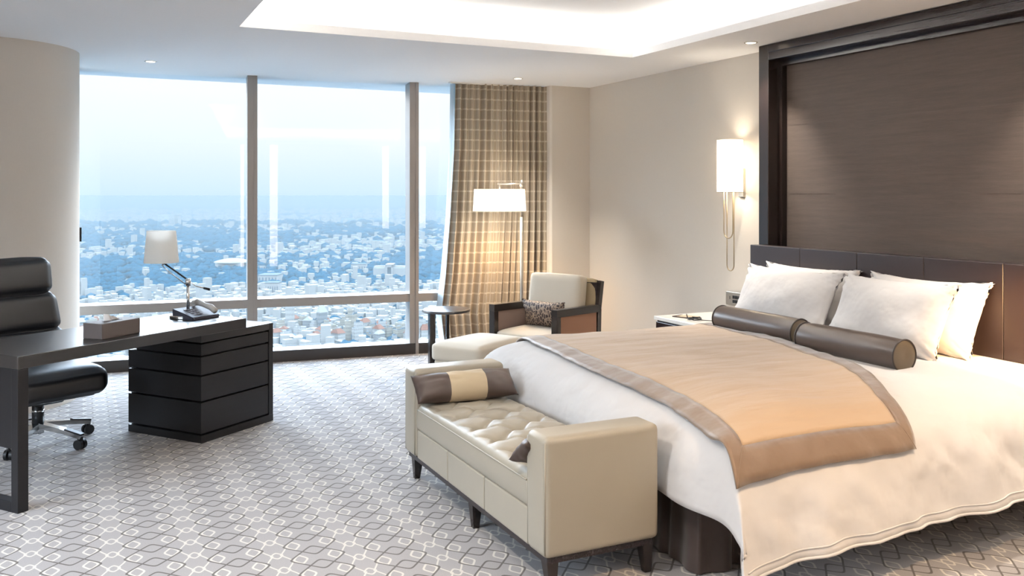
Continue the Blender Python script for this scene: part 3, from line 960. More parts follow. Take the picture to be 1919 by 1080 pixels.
# ------------------------------------------------------------------ armchair
ang = math.atan2(.452, .892)      # the back direction
def armchair():
    # local frame: +x to the back, +y to the viewer's left, origin at front left foot corner
    t = thing('armchair', 'dark wood framed armchair with cream back cushion in the corner', 'armchair', (3.025, 6.75, 0), ang)
    W, D = .68, .64
    for s in (0, 1):
        y0, y1 = (-.055, 0) if s == 0 else (-W, -W+.055)
        obj('front_leg', bx(0, .055, y0, y1, 0, .565, bev=.003), M['dwood_z'], t)
        bm = bmesh.new()
        beam(bm, (0.0, (y0+y1)/2, .592), (D, (y0+y1)/2, .575), .055, .058)
        obj('armrest', bm, M['dwood_x'], t)
        bm = bmesh.new()
        beam(bm, (D-.03, (y0+y1)/2, 0), (D-.01, (y0+y1)/2, .57), .05, .055); beam(bm, (D-.012, (y0+y1)/2, .56), (D+.035, (y0+y1)/2, .80), .05, .05)
        obj('back_post', bm, M['dwood_z'], t)
        yc = (y0+y1)/2
        m = M['rust_vel'] if s == 1 else M['taupe_vel']
        obj('side_panel', bx(.058, D-.05, yc-.02, yc+.02, .13, .562, bev=.006), m, t, label='upholstered side panel')
    obj('seat_frame', bx(.0, D-.04, -W+.03, -.03, .20, .29), M['dwood_x'], t)
    sb = softbox(D-.10, W-.12, .12, .03, .018, 10); bmesh.ops.translate(sb, verts=sb.verts[:], vec=(D/2-.04, -W/2, .29))
    obj('seat_cushion', sb, M['cream_fab'], t, True)
    bk = softbox(.06, W-.08, .50, .02, .008, 8)
    bmesh.ops.transform(bk, matrix=Matrix.Translation((D-.055, -W/2, .32)) @ Matrix.Rotation(math.radians(8), 4, 'Y'), verts=bk.verts[:])
    obj('backrest', bk, M['olive'], t, True)
    cu = softbox(.12, W-.16, .44, .025, .008, 10)
    bmesh.ops.transform(cu, matrix=Matrix.Translation((D-.155, -W/2+.02, .41)) @ Matrix.Rotation(math.radians(8), 4, 'Y'), verts=cu.verts[:])
    obj('back_cushion', cu, M['cream_fab'], t, True)
    obj('back_rail', bx(D-.02, D+.03, -W+.03, -.03, .30, .79, bev=.004), M['dwood_y'], t)
    return t
ac = armchair()
def leafpat():
    t = NT('dark_leaf_pattern_fabric')
    v = t.n('ShaderNodeTexVoronoi'); v.feature = 'DISTANCE_TO_EDGE'; v.inputs['Scale'].default_value = 34
    mp = t.mapped('Object', (1.6, 1, .8), (0, .5, .3)); t.l(mp, v.inputs['Vector'])
    r = t.n('ShaderNodeValToRGB'); r.color_ramp.elements[0].position = .08; r.color_ramp.elements[0].color = hexc('#9c8b7a')
    r.color_ramp.elements[1].position = .13; r.color_ramp.elements[1].color = hexc('#35292a')
    t.l(v.outputs['Distance'], r.inputs[0]); t.base(r.outputs[0]); t.set(Roughness=.6)
    return t.m
M['leaf'] = leafpat()
bm = pillow_bm(.44, .24, .12, 9, 18)
o = obj('cushion', bm, M['leaf'], None, True)
c_, s_ = math.cos(ang), math.sin(ang)
def ACL(x, y, z): return Vector((3.025+x*c_-y*s_, 6.75+x*s_+y*c_, z))
o.matrix_world = Matrix.Translation(ACL(.36, -.33, .415)) @ Matrix.Rotation(ang+PI/2, 4, 'Z') @ Matrix.Rotation(math.radians(-16), 4, 'X')
tag(o, 'small dark leaf-patterned lumbar cushion on the armchair', 'cushion')

# ottoman
oa = math.atan2(.50, .866)
ot = thing('ottoman', 'low cream upholstered ottoman in front of the armchair', 'ottoman', (2.72, 6.24, 0), oa)
sb = softbox(.62, .46, .13, .03, .02, 12); bmesh.ops.translate(sb, verts=sb.verts[:], vec=(.0, 0, .29)); obj('cushion_top', sb, M['cream_fab'], ot, True)
obj('ottoman_base', bx(-.29, .29, -.21, .21, .14, .292, bev=.01), M['cream_fab'], ot)
for a in (-.26, .26):
    for b in (-.18, .18):
        bm = bmesh.new(); beam(bm, (a, b, .15), (a, b, 0), .045, .045, .03, .03); obj('leg', bm, M['dwood_z'], ot)

# side table
st = thing('side_table', 'small round dark side table beside the ottoman', 'side table', (2.79, 7.12, 0))
bm = bmesh.new(); lathe(bm, [(.001, .528), (.19, .528), (.203, .531), (.206, .540), (.203, .551), (.198, .553), (.001, .553)], 64)
o = obj('table_top', bm, M['desktop'], st); smooth_angle(o, 30)
obj('leg', bx(-.155, -.105, -.025, .025, 0, .529, bev=.002), M['dwood_z'], st)
# leg facing the viewer sits left of centre as seen in the room
for a in (35,):
    obj('leg', bx(.02, .045, .04, .065, 0, .529, bev=.002), M['dwood_z'], st)
bm = bmesh.new(); lathe(bm, [(.001, 0), (.16, 0), (.165, .006), (.16, .012), (.001, .014)], 48); obj('foot_plate', bm, M['dwood_x'], st)

# ------------------------------------------------------------------ floor lamp
fl = thing('floor_lamp', 'lit floor lamp with a wide white drum shade behind the armchair', 'floor lamp', (3.655, 7.42, 0), math.radians(-25.6))
bm = bmesh.new(); lathe(bm, [(.001, 0), (.13, 0), (.135, .008), (.12, .018), (.02, .026), (.001, .027)], 40); obj('lamp_base', bm, M['nickel'], fl, True)
bm = bmesh.new(); cyl(bm, 0, 0, .02, 1.32, .016, n=20); obj('pole', bm, M['nickel'], fl, True)
bm = bmesh.new(); cyl(bm, 0, 0, 1.32, 1.66, .013, n=20); obj('pole_top', bm, M['nickel'], fl, True)
bm = bmesh.new(); tube(bm, [(.03, 0, 1.625), (-.225, 0, 1.625)], .007, 8); tube(bm, [(-.205, 0, 1.625), (-.205, 0, 1.57)], .007, 8); obj('arm', bm, M['nickel'], fl, True)
bm = bmesh.new(); cyl(bm, 0, 0, 1.60, 1.65, .02, n=20); obj('collar', bm, M['nickel'], fl, True)
bm = bmesh.new()
n = 64
def oval(rx, ry, z): return [bm.verts.new((-.205+rx*math.cos(2*PI*i/n), ry*math.sin(2*PI*i/n)-.0, z)) for i in range(n)]
A = oval(.235, .16, 1.575); B = oval(.247, .17, 1.372)
for i in range(n): bm.faces.new((A[i], A[(i+1) % n], B[(i+1) % n], B[i]))
o = obj('lamp_shade', bm, M['shade_lit'], fl, True); md = o.modifiers.new('t', 'SOLIDIFY'); md.thickness = .003
bm = bmesh.new(); lathe(bm, [(.001, 1.43), (.03, 1.45), (.035, 1.48), (.02, 1.52), (.012, 1.57)], 20, (-.205, 0, 0)); obj('bulb', bm, M['bulb'], fl, True)
l = bpy.data.lights.new('lamp_glow', 'POINT'); l.energy = 10; l.color = (1, .88, .72); l.shadow_soft_size = .06
o = bpy.data.objects.new('lamp_glow', l); COL.objects.link(o); o.parent = fl; o.location = (-.205, -.0, 1.42)
l = bpy.data.lights.new('lamp_glow', 'SPOT'); l.energy = 30; l.color = (1, .66, .36); l.spot_size = math.radians(140); l.spot_blend = .6; l.shadow_soft_size = .08
o = bpy.data.objects.new('lamp_glow', l); COL.objects.link(o); o.parent = fl; o.location = (-.205, 0, 1.36)

# ------------------------------------------------------------------ curtain
def curtain():
    t = thing('curtain', 'gathered brown checked curtain hanging from ceiling beside the window', 'curtain', (3.65, 7.95, 0))
    def left(v):   # v: 0 top .. 1 bottom
        return interp([(0, 3.215), (.25, 3.205), (.5, 3.17), (.72, 3.12), (.86, 3.075), (.95, 3.10), (1, 3.14)], v)
    NF = 17
    def mk(side, yoff, l_in, r_x, amp, nfold, ph=0.0):
        bm = bmesh.new()
        nu, nv = nfold*12, 50
        ulen = 2.6
        def f(a, b):
            z = H-.004-b*(H-.03)
            xl = left(b)+l_in; xr = r_x
            w = a+.012*math.sin(a*PI*2*3)*0
            fold = math.sin(a*nfold*2*PI+ph+.9*math.sin(a*9)+.35*math.sin(b*4+a*5))
            fold = math.copysign(abs(fold)**.8, fold)
            A_ = amp*(.8+.35*math.sin(a*23+1))*(.75+.35*b)
            x = xl+(xr-xl)*a
            yb = 7.99-(x-3.2)*.12
            # swept back edge near the window
            return (x-3.65, yb-7.95+yoff+A_*fold+.01*noise.noise(Vector((a*8, b*3, ph))), z)
        grid(bm, nu, nv, f, uv=lambda a, b: (a*ulen, b*2.6))
        return bm
    o = obj('curtain_fabric', mk(0, 0, .012, 4.165, .038, 15), M['curtain'], t, True)
    o = obj('lining', mk(0, .062, -.012, 3.5, .02, 4, 1), M['lining'], t, True, label='pale lining')
    obj('curtain_track', bx(-.5, .49, -.02, .03, H-.012, H-.001), M['white'], t)
    return t
curtain()

# ------------------------------------------------------------------ desk
DA = math.atan2(.606, .795)
P0 = (-.278, 4.868)
def desk():
    t = thing('desk', 'long dark charcoal desk with drawer pedestal by the window', 'desk', (P0[0], P0[1], 0), DA)
    Ld, Wd = 1.515, .60
    obj('desk_top', bx(0, Ld, 0, Wd, .688, .75, bev=.003), M['desktop'], t)
    # open end frame
    obj('leg', bx(0, .055, 0, .05, 0, .687, bev=.002), M['desk'], t)
    obj('leg', bx(0, .055, Wd-.05, Wd, 0, .687, bev=.002), M['desk'], t)
    obj('foot_rail', bx(0, .055, .05, Wd-.05, 0, .05, bev=.002), M['desk'], t)
    obj('end_panel', bx(.012, .05, .05, Wd-.05, .30, .687), M['desk'], t, label='hanging end panel')
    # pedestal
    px0, py0 = 1.285, .148
    px1, py1 = px0+.635, py0+.64
    pd = obj('pedestal', bx(px0+.035, px1-.035, py0+.035, py1-.035, .03, .64), M['black'], t)
    zs = [.052, .252, .412, .532, .612]
    for a, b in zip(zs, zs[1:]):
        dr = obj('drawer', bx(px0, px1-.047, py0, py1, a+.006, b-.006, bev=.002), M['desk'], t)
    bm = bmesh.new(); box(bm, px0, px1, py0-.001, py1, 0, .045); obj('plinth', bm, M['desk'], t)
    obj('pedestal_side', bx(px1-.04, px1, py0-.001, py1, .045, .66, bev=.002), M['desk'], t)
    obj('pedestal_top', bx(px0, px1-.04, py0-.001, py1, .617, .66, bev=.002), M['desktop'], t)
    for z in (.252, .412, .052):
        obj('metal_spacer', bx(px0+.02, px0+.04, py1-.05, py1-.004, z-.007, z+.007), M['chrome'], t)
    obj('desk_support', bx(px0+.02, Ld-.03, py0+.06, Wd-.05, .66, .688), M['black'], t)
    return t
desk()
def DK(d, n, z=.75):
    return (P0[0]+d*math.cos(DA)-n*math.sin(DA), P0[1]+d*math.sin(DA)+n*math.cos(DA), z)

# tissue box
tb = thing('tissue_box', 'grey leather tissue box near the front edge of the desk', 'tissue box', (.094, 5.238, .75), math.radians(43))
bm = bx(0, .27, 0, .135, .0, .084, bev=.004)
obj('box_body', bm, M['grey_box'], tb)
obj('opening', bx(.08, .19, .05, .085, .083, .0855), M['black'], tb)
bm = bmesh.new()
def tf(a, b):
    u = 2*a-1
    return (.135+u*.05*(1-.3*b), .067+.012*math.sin(u*4)+.02*(b), .082+.028*b*(1-.4*u)+.003*math.sin(9*a))
grid(bm, 14, 6, tf)
o = obj('tissue', bm, M['white_linen'], tb, True); md = o.modifiers.new('t', 'SOLIDIFY'); md.thickness = .001

# desk lamp
def desk_lamp():
    lx, ly = .600, 5.975
    t = thing('desk_lamp', 'chrome jointed desk lamp with a white tapered shade', 'desk lamp', (lx, ly, .75), math.radians(-25.6))
    bm = bmesh.new(); lathe(bm, [(.001, 0), (.107, 0), (.112, .004), (.112, .016), (.107, .021), (.001, .023)], 56); o = obj('lamp_base', bm, M['chrome'], t); smooth_angle(o, 30)
    bm = bmesh.new(); cyl(bm, 0, 0, .02, .225, .010, n=20); obj('stem', bm, M['chrome'], t, True)
    bm = bmesh.new(); cyl(bm, 0, 0, .20, .245, .016, n=20); obj('joint', bm, M['chrome'], t, True)
    bm = bmesh.new(); tube(bm, [(-.15, 0, .34), (0, 0, .235)], .0055, 8); obj('upper_rod', bm, M['black'], t, True)
    bm = bmesh.new(); tube(bm, [(-.165, 0, .33), (-.13, 0, .295), (-.01, 0, .205)], .0035, 8); obj('lower_rod', bm, M['chrome'], t, True)
    bm = bmesh.new(); tube(bm, [(0, 0, .238), (.03, 0, .21), (.055, 0, .195), (.10, 0, .185)], .0045, 8); obj('counter_rod', bm, M['chrome'], t, True)
    bm = bmesh.new(); tube(bm, [(.10, 0, .185), (.137, 0, .176)], .008, 10); obj('counterweight', bm, M['black'], t, True)
    bm = bmesh.new(); tube(bm, [(-.155, 0, .33), (-.168, 0, .36), (-.168, 0, .47)], .006, 8); obj('socket_stem', bm, M['chrome'], t, True)
    bm = bmesh.new(); lathe(bm, [(.105, .345), (.099, .41), (.093, .48), (.087, .545)], 56, (-.168, 0, 0)); bmesh.ops.delete(bm, geom=[f for f in bm.faces if len(f.verts) > 4], context='FACES'); obj('lamp_shade', bm, M['shade_off'], t, True)
    bm = bmesh.new()
    for k in range(3):
        a = k*2*PI/3; tube(bm, [(-.168, 0, .47), (-.168+.087*math.cos(a), .087*math.sin(a), .535)], .002, 6)
    obj('shade_spokes', bm, M['chrome'], t, True)
desk_lamp()

# telephone
ph = thing('telephone', 'desk telephone with pale handset at the right end of the desk', 'telephone', DK(1.27, .20), DA-.05)
bm = bmesh.new()
vs = [bm.verts.new(c) for c in ((0, 0, 0), (.21, 0, 0), (.21, .19, 0), (0, .19, 0), (0, 0, .018), (.21, 0, .018), (.21, .19, .062), (0, .19, .062))]
for f in ((0, 1, 2, 3), (4, 5, 6, 7), (0, 1, 5, 4), (1, 2, 6, 5), (2, 3, 7, 6), (3, 0, 4, 7)): bm.faces.new([vs[i] for i in f])
bmesh.ops.bevel(bm, geom=bm.edges[:], offset=.004, segments=2, affect='EDGES')
obj('phone_body', bm, plain('phone_dark_grey', '#3a3a44', .5), ph)
bm = bmesh.new(); tube(bm, [(.175, .0, .04), (.175, .04, .062), (.175, .10, .075), (.175, .16, .088), (.175, .20, .082)], [.018, .02, .013, .022, .018], 12)
obj('handset', bm, plain('phone_pale_grey', '#b9b5b0', .4), ph, True)
for r in range(4):
    for c in range(3):
        obj('key', bx(.05+c*.022, .064+c*.022, .04+r*.03, .056+r*.03, .026+r*.007, .033+r*.007), plain('phone_key', '#8a8a90', .5) if r+c == 0 else bpy.data.materials['phone_key'], ph)
pts = [(.205+.005*math.cos(i*.9)+.0016*i, .03+.0028*i, .012+.006*math.sin(i*.9)) for i in range(60)]
bm = bmesh.new(); tube(bm, pts, .002, 5); obj('cord', bm, M['black'], ph, True)

# ------------------------------------------------------------------ office chair
def office_chair():
    C0 = (-.244, 6.16)
    fa = math.radians(-62)
    t = thing('office_chair', 'black leather high-back office chair behind the desk', 'office chair', (C0[0], C0[1], 0), fa)
    # local +x = front
    base = obj('star_base', (lambda bm: (cyl(bm, 0, 0, .075, .14, .034, .030), bm)[1])(bmesh.new()), M['chrome'], t, True)
    for k in range(5):
        a = math.radians(-42.6+72*k)-fa
        bm = bmesh.new()
        d = Vector((math.cos(a), math.sin(a), 0))
        beam(bm, d*.025+Vector((0, 0, .122)), d*.18+Vector((0, 0, .105)), .05, .034, .042, .026)
        beam(bm, d*.178+Vector((0, 0, .105)), d*.325+Vector((0, 0, .075)), .042, .026, .034, .022)
        lg = obj('base_arm', bm, M['chrome'], t)
        bm = bmesh.new(); beam(bm, d*.21+Vector((0, 0, .113)), d*.33+Vector((0, 0, .089)), .036, .012, .03, .012); obj('arm_pad', bm, M['black'], lg)
        bm = bmesh.new()
        for s in (-1, 1):
            side = Vector((-d.y, d.x, 0))
            c = d*.315+side*s*.016+Vector((0, 0, .031))
            r = bmesh.ops.create_cone(bm, cap_ends=True, segments=24, radius1=.030, radius2=.030, depth=.018)
            R_ = side.to_track_quat('Z', 'Y').to_matrix().to_4x4()
            bmesh.ops.transform(bm, matrix=Matrix.Translation(c) @ R_, verts=r['verts'])
        box(bm, -.012, .012, -.012, .012, .035, .075, M=Matrix.Translation(d*.315))
        obj('caster', bm, M['black'], t)
    bm = bmesh.new(); cyl(bm, 0, 0, .12, .27, .034, .034, 24); obj('gas_cover', bm, M['black'], t, True)
    obj('cover_stripe', (lambda bm: (cyl(bm, 0, 0, .205, .218, .0348, .0348, 24), bm)[1])(bmesh.new()), M['chrome'], t, True)
    bm = bmesh.new(); cyl(bm, 0, 0, .25, .31, .02, .02, 16); obj('gas_lift', bm, M['chrome'], t, True)
    obj('mechanism', bx(-.13, .15, -.09, .09, .265, .305, bev=.015), M['black'], t)
    sb = softbox(.58, .54, .155, .06, .022, 14, wr=.006)
    bmesh.ops.transform(sb, matrix=Matrix.Translation((.06, 0, .325)) @ Matrix.Rotation(math.radians(-2), 4, 'Y'), verts=sb.verts[:])
    for v in sb.verts:
        if v.co.x > .2: v.co.z -= (v.co.x-.2)**2*.9
    obj('seat', sb, M['black_leather'], t, True)
    obj('seat_pan', bx(-.20, .26, -.22, .22, .30, .335, bev=.01), M['black'], t)
    def pad(w, h, th, z, lean, x):
        p = softbox(th, w, h, .045, .02, 12, wr=.005)
        bmesh.ops.transform(p, matrix=Matrix.Translation((x, 0, z)) @ Matrix.Rotation(math.radians(lean), 4, 'Y'), verts=p.verts[:])
        return p
    obj('backrest', pad(.52, .20, .09, .475, -9, -.20), M['black_leather'], t, True)
    p = pad(.50, .235, .10, .66, -9, -.232)
    for v in p.verts: v.co.y *= 1-.10*(v.co.z-.66)/.235
    obj('backrest', p, M['black_leather'], t, True)
    obj('headrest', pad(.41, .22, .11, .89, -9, -.268), M['black_leather'], t, True)
    bm = bmesh.new(); tube(bm, [(-.10, 0, .34), (-.24, 0, .36), (-.285, 0, .46), (-.33, 0, .80), (-.345, 0, 1.0)], .022, 10); obj('back_bar', bm, M['black'], t, True)
office_chair()

# ------------------------------------------------------------------ the city below
GZ = -150.0
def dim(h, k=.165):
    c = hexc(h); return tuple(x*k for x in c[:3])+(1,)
def ground_mat():
    t = NT('city_ground')
    v = t.coord('Object')
    a = t.noise(v, .004, 4, .6); b = t.noise(v, .03, 4, .7)
    r = t.n('ShaderNodeValToRGB'); r.color_ramp.elements[0].position = .45; r.color_ramp.elements[0].color = dim('#2f6a88')  # park tone with the blue of the haze put into it
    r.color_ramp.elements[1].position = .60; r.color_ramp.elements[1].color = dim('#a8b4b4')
    t.l(t.math('ADD', t.math('MULTIPLY', a, .55), t.math('MULTIPLY', b, .45)), r.inputs[0])
    t.base(r.outputs[0]); t.set(Roughness=1, Specular_IOR_Level=0)
    return t.m
def facade(name, col):
    t = NT(name); c = dim(col)
    br = t.n('ShaderNodeTexBrick'); br.inputs['Scale'].default_value = 1.0
    br.inputs['Brick Width'].default_value = .28; br.inputs['Row Height'].default_value = .3; br.inputs['Mortar Size'].default_value = .09
    br.inputs['Color1'].default_value = tuple(x*.35 for x in c[:3])+(1,); br.inputs['Color2'].default_value = tuple(x*.5 for x in c[:3])+(1,)
    br.inputs['Mortar'].default_value = c; br.offset = 0
    mp = t.mapped('UV', (1, 1, 1)); t.l(mp, br.inputs['Vector'])
    t.base(br.outputs[0]); t.set(Roughness=.8, Specular_IOR_Level=.05)
    return t.m
GM = ground_mat()
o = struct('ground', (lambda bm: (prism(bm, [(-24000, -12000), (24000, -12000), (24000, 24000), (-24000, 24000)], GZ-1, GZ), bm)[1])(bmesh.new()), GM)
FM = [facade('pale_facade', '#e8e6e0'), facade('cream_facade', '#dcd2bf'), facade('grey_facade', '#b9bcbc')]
def cplain(n, h, r):
    t = NT(n); c = dim(h); f = t.noise(t.coord(), 4, 2)
    t.base(t.mix(f, tuple(x*.9 for x in c[:3])+(1,), c)); t.set(Roughness=r, Specular_IOR_Level=.05); return t.m
RM = [cplain('pale_roof', '#dcdcd8', .8), cplain('terracotta_roof', '#b57c62', .8), cplain('blue_grey_roof', '#7d93a0', .8)]
def house_mesh(kind, fm, rm):
    bm = bmesh.new(); lay = bm.loops.layers.uv.verify()
    def bb(x0, x1, y0, y1, z0, z1, mi):
        n0 = len(bm.faces)
        box(bm, x0, x1, y0, y1, z0, z1); bm.faces.ensure_lookup_table()
        for f in bm.faces[n0:]:
            f.normal_update()
            top = abs(f.normal.z) > .5
            f.material_index = 1 if (top or mi) else 0
            for l in f.loops:
                c = l.vert.co; l[lay].uv = ((c.x if abs(f.normal.y) > .5 else c.y)*2, c.z*1.5)
    bb(-.5, .5, -.5, .5, 0, 1, 0)
    if kind == 0:
        bb(-.5, .5, -.5, -.45, 1, 1.06, 1); bb(-.5, .5, .45, .5, 1, 1.06, 1); bb(-.2, .15, -.1, .35, 1, 1.22, 0)
    elif kind == 1:
        a = [bm.verts.new(c) for c in ((-.55, -.55, 1), (.55, -.55, 1), (.55, .55, 1), (-.55, .55, 1), (-.3, 0, 1.3), (.3, 0, 1.3))]
        for f in ((0, 1, 5, 4), (2, 3, 4, 5), (1, 2, 5), (3, 0, 4), (0, 1, 2, 3)):
            q = bm.faces.new([a[i] for i in f]); q.material_index = 1
    else:
        bb(-.3, .5, -.4, .4, 1, 1.3, 0); bb(-.1, .2, -.2, .2, 1.3, 1.42, 1)
    me = bpy.data.meshes.new('house'); bmesh.ops.recalc_face_normals(bm, faces=bm.faces[:]); bm.to_mesh(me); bm.free()
    me.materials.append(fm); me.materials.append(rm); return me
PROT = [house_mesh(k, FM[i], RM[j]) for k, i, j in ((0, 0, 0), (1, 0, 1), (2, 1, 0), (0, 1, 2), (1, 2, 0), (2, 0, 2))]
KIND = ['flat-roofed pale house', 'pale house with pitched roof', 'cream stepped house', 'cream flat-roofed house', 'grey house with pitched roof', 'white stepped block with blue-grey roof']
s6, c6 = math.sin(math.radians(25.6)), math.cos(math.radians(25.6))
def at(px, py, z=GZ):
    l = (px-960)/1680.; v = (366-py)/1680.; t = (z-1.52)/v
    return Vector(((s6+c6*l)*t, (c6-s6*l)*t, z))
rnd = random.Random(11)
def density(px, py):
    """how built-up the town is at this bearing and distance: parks, a lake and built quarters"""
    p = at(px, py)
    n = noise.noise(Vector((p.x*.0016, p.y*.0011, 3)))+.5*noise.noise(Vector((p.x*.006, p.y*.004, 9)))
    d = p.length
    base = .62 if d < 1500 else (-.05 if d < 2300 else .5)
    if px > 560 and d < 1750: base += .15
    if px < 470 and 1350 < d < 2600: base -= .12
    return base+n*.9
houses = []
cand = []
# walk outward in rows of real distance
d = 640.0
while d < 9500:
    step = 10.5 if d < 1500 else 17*(d/1500)
    py = 366+1680*151.5/d
    w = step*1.05
    x = 130.0
    while x < 870:
        jx = x+rnd.uniform(-.35, .35)*w*1680/d
        jd = d+rnd.uniform(-.4, .4)*step
        x += w*1680/d
        if rnd.random() < density(jx, py): cand.append((jd, jx))
    d += step
cand.sort()
FV, FF = [], []
vis = 0
near_h = []
def add_far(p, sx, sy, sz, rz):
    Mx = Matrix.Translation(p) @ Matrix.Rotation(rz, 4, 'Z') @ Matrix.Diagonal((sx, sy, sz, 1))
    n0 = len(FV)
    for c in ((-.5, -.5, 0), (.5, -.5, 0), (.5, .5, 0), (-.5, .5, 0), (-.5, -.5, 1), (.5, -.5, 1), (.5, .5, 1), (-.5, .5, 1)): FV.append(tuple(Mx @ Vector(c)))
    for f in ((0, 1, 5, 4), (1, 2, 6, 5), (2, 3, 7, 6), (3, 0, 4, 7), (4, 5, 6, 7)): FF.append(tuple(n0+k for k in f))
for jd, jx in cand:
    py = 366+1680*151.5/jd
    p = at(jx, py)
    rz = rnd.choice((.35, .35, -.2, .9))+rnd.uniform(-.08, .08)
    sc_ = 1 if jd < 1500 else jd/1500
    sx, sy = rnd.uniform(5.5, 10)*sc_**.8, rnd.uniform(6, 12)*sc_**.8
    sz = rnd.choice((5, 7, 7, 9, 9, 12, 14))*(1 if rnd.random() < .96 else 2.0)*min(1.3, sc_**.5)
    if len(near_h) < 292 and 148 < jx < 850 and py < 652 and rnd.random() < .8:
        near_h.append((p, sx, sy, sz, rz)); continue
    add_far(p, sx, sy, sz, rz)
for i, (p, sx, sy, sz, rz) in enumerate(near_h):
    k = i % 6
    o = bpy.data.objects.new('house', PROT[k]); COL.objects.link(o)
    o.location = p; o.scale = (sx, sy, sz); o.rotation_euler = (0, 0, rz)
    tag(o, KIND[k]+' in the crowded town far below the window', 'house', KIND[k]+'s of the crowded town')
def raw(name, V, F, m, smooth=False):
    me = bpy.data.meshes.new(name); me.from_pydata(V, [], F); me.materials.append(m)
    if smooth: me.polygons.foreach_set('use_smooth', [True]*len(me.polygons))
    o = bpy.data.objects.new(name, me); COL.objects.link(o); return o
o = raw('distant_houses', FV, FF, cplain('far_pale_building', '#dedcd6', .8)); tag(o, 'countless pale houses of the hazy city stretching to the horizon', 'houses', None, 'stuff')
# landmarks
def landmark(name, px0, px1, py, hgt, dep, mk, label, rz=None):
    a, b = at(px0, py), at(px1, py)
    w = (b-a).length
    t = thing(name, label, 'building', tuple((a+b)/2), math.atan2((b-a).y, (b-a).x))
    mk(t, w, dep, hgt); return t
def simple(t, w, d, h):
    obj('wall', bx(-w/2, w/2, 0, d, 0, h), RM[0], t)
    obj('roof', bx(-w/2-.5, w/2+.5, -.5, d+.5, h, h+1), RM[2], t)
    for i in range(6):
        x = -w/2+w*(i+.5)/6; obj('window', bx(x-w*.03, x+w*.03, -.3, 0, h*.3, h*.75), RM[2], t)
def portal(t, w, d, h):
    obj('wing', bx(-w/2, -w*.12, 0, d, 0, h*.8), RM[0], t); obj('wing', bx(w*.12, w/2, 0, d, 0, h*.8), RM[0], t)
    obj('pillar', bx(-w*.12, -w*.06, -2, d, 0, h), RM[0], t); obj('pillar', bx(w*.06, w*.12, -2, d, 0, h), RM[0], t)
    obj('lintel', bx(-w*.12, w*.12, -2, d, h*.85, h*1.05), RM[0], t); obj('glass_front', bx(-w*.06, w*.06, 1, d, 0, h*.85), RM[2], t)
    obj('roof', bx(-w/2-.5, w/2+.5, d*.3, d+.5, h*.8, h*.88), RM[0], t)
def domed(t, w, d, h):
    obj('wall', bx(-w*.35, w*.35, 0, d, 0, h*.7), RM[0], t)
    bm = bmesh.new(); lathe(bm, [(w*.5, h*.7), (w*.48, h*.78), (w*.3, h*.95), (w*.12, h*1.05), (.1, h*1.08)], 32, (0, d/2, 0)); obj('roof', bm, RM[0], t, True)
    for i in range(3):
        x = (-.22+i*.22)*w; obj('window', bx(x-w*.05, x+w*.05, -.5, 0, h*.15, h*.5), RM[2], t)
landmark('white_block', 658, 686, 512, 17, 20, simple, 'bright white rectangular block above the centre of the city')
landmark('civic_building', 700, 760, 524, 26, 30, portal, 'wide pale building with a tall gateway left of the right window bar')
landmark('stadium', 393, 463, 508, 22, 60, domed, 'round-roofed white building right of the desk lamp shade')
landmark('hall', 484, 520, 532, 14, 40, simple, 'long low white hall at the left of the middle window pane')
landmark('hazy_tower', 317, 334, 428, 58, 40, simple, 'faint tall tower in the haze above the desk lamp')
landmark('office_block', 497, 522, 556, 20, 20, simple, 'squat white office block just above the window transom')
# river
bm = bmesh.new()
ra = [at(px, 434.5-(px-140)*.001) for px in range(60, 960, 30)]; rb = [at(px, 430.5) for px in range(60, 960, 30)]
A = [bm.verts.new(p+Vector((0, 0, .6))) for p in ra]; B = [bm.verts.new(p+Vector((0, 0, .6))) for p in rb]
for i in range(len(A)-1): bm.faces.new((A[i], A[i+1], B[i+1], B[i]))
rv = obj('river', bm, cplain('river_water', '#ffffff', .15)); rv['kind'] = 'structure'
# tree cover
def trees():
    tb_ = bmesh.new(); bmesh.ops.create_icosphere(tb_, subdivisions=1, radius=1)
    SV = [v.co.copy() for v in tb_.verts]; SF = [[v.index for v in f.verts] for f in tb_.faces]; tb_.free()
    TV, TF = [], []
    r2 = random.Random(5)
    n = 0
    while n < 5200:
        d = 650*(10 ** (r2.random()*.85)); px = r2.uniform(130, 870)
        py = 366+1680*151.5/d
        if density(px, py) > .42 and r2.random() < .85: continue
        p = at(px, py); s = r2.uniform(3, 7)*(1 if d < 1500 else d/1500)
        n0 = len(TV)
        TV.extend([(p.x+v.x*s*1.4, p.y+v.y*s*1.4, p.z+s*.6+v.z*s) for v in SV]); TF.extend([[n0+k for k in f] for f in SF])
        n += 1
    return TV, TF
t = NT('haze_tinted_canopy'); f = t.noise(t.coord(), .1, 3); t.base(t.mix(f, dim('#1f5a78'), dim('#3a7d96'))); t.set(Roughness=1, Specular_IOR_Level=0)  # blue of the haze painted into the canopy colour
o = raw('tree_cover', *trees(), t.m, True); tag(o, 'tree cover tinted haze blue between the houses of the city', 'trees', None, 'stuff')
# haze
HZC = (.113, .125, .127, 1); HZD = 3800.
hz = bx(-26000, 26000, -13000, 26000, GZ-.5, -6)
t = NT('city_haze')
t.t.nodes.remove(t.b)
vs = t.n('ShaderNodeVolumeScatter'); vs.inputs['Color'].default_value = HZC; vs.inputs['Density'].default_value = 1/HZD; vs.inputs['Anisotropy'].default_value = 0
va = t.n('ShaderNodeVolumeAbsorption'); va.inputs['Color'].default_value = HZC; va.inputs['Density'].default_value = 1/HZD
ad = t.n('ShaderNodeAddShader'); t.l(vs.outputs[0], ad.inputs[0]); t.l(va.outputs[0], ad.inputs[1]); t.l(ad.outputs[0], t.out.inputs['Volume'])
o = obj('haze', hz, t.m); tag(o, 'pale blue haze hanging over the whole city', 'haze', None, 'stuff')

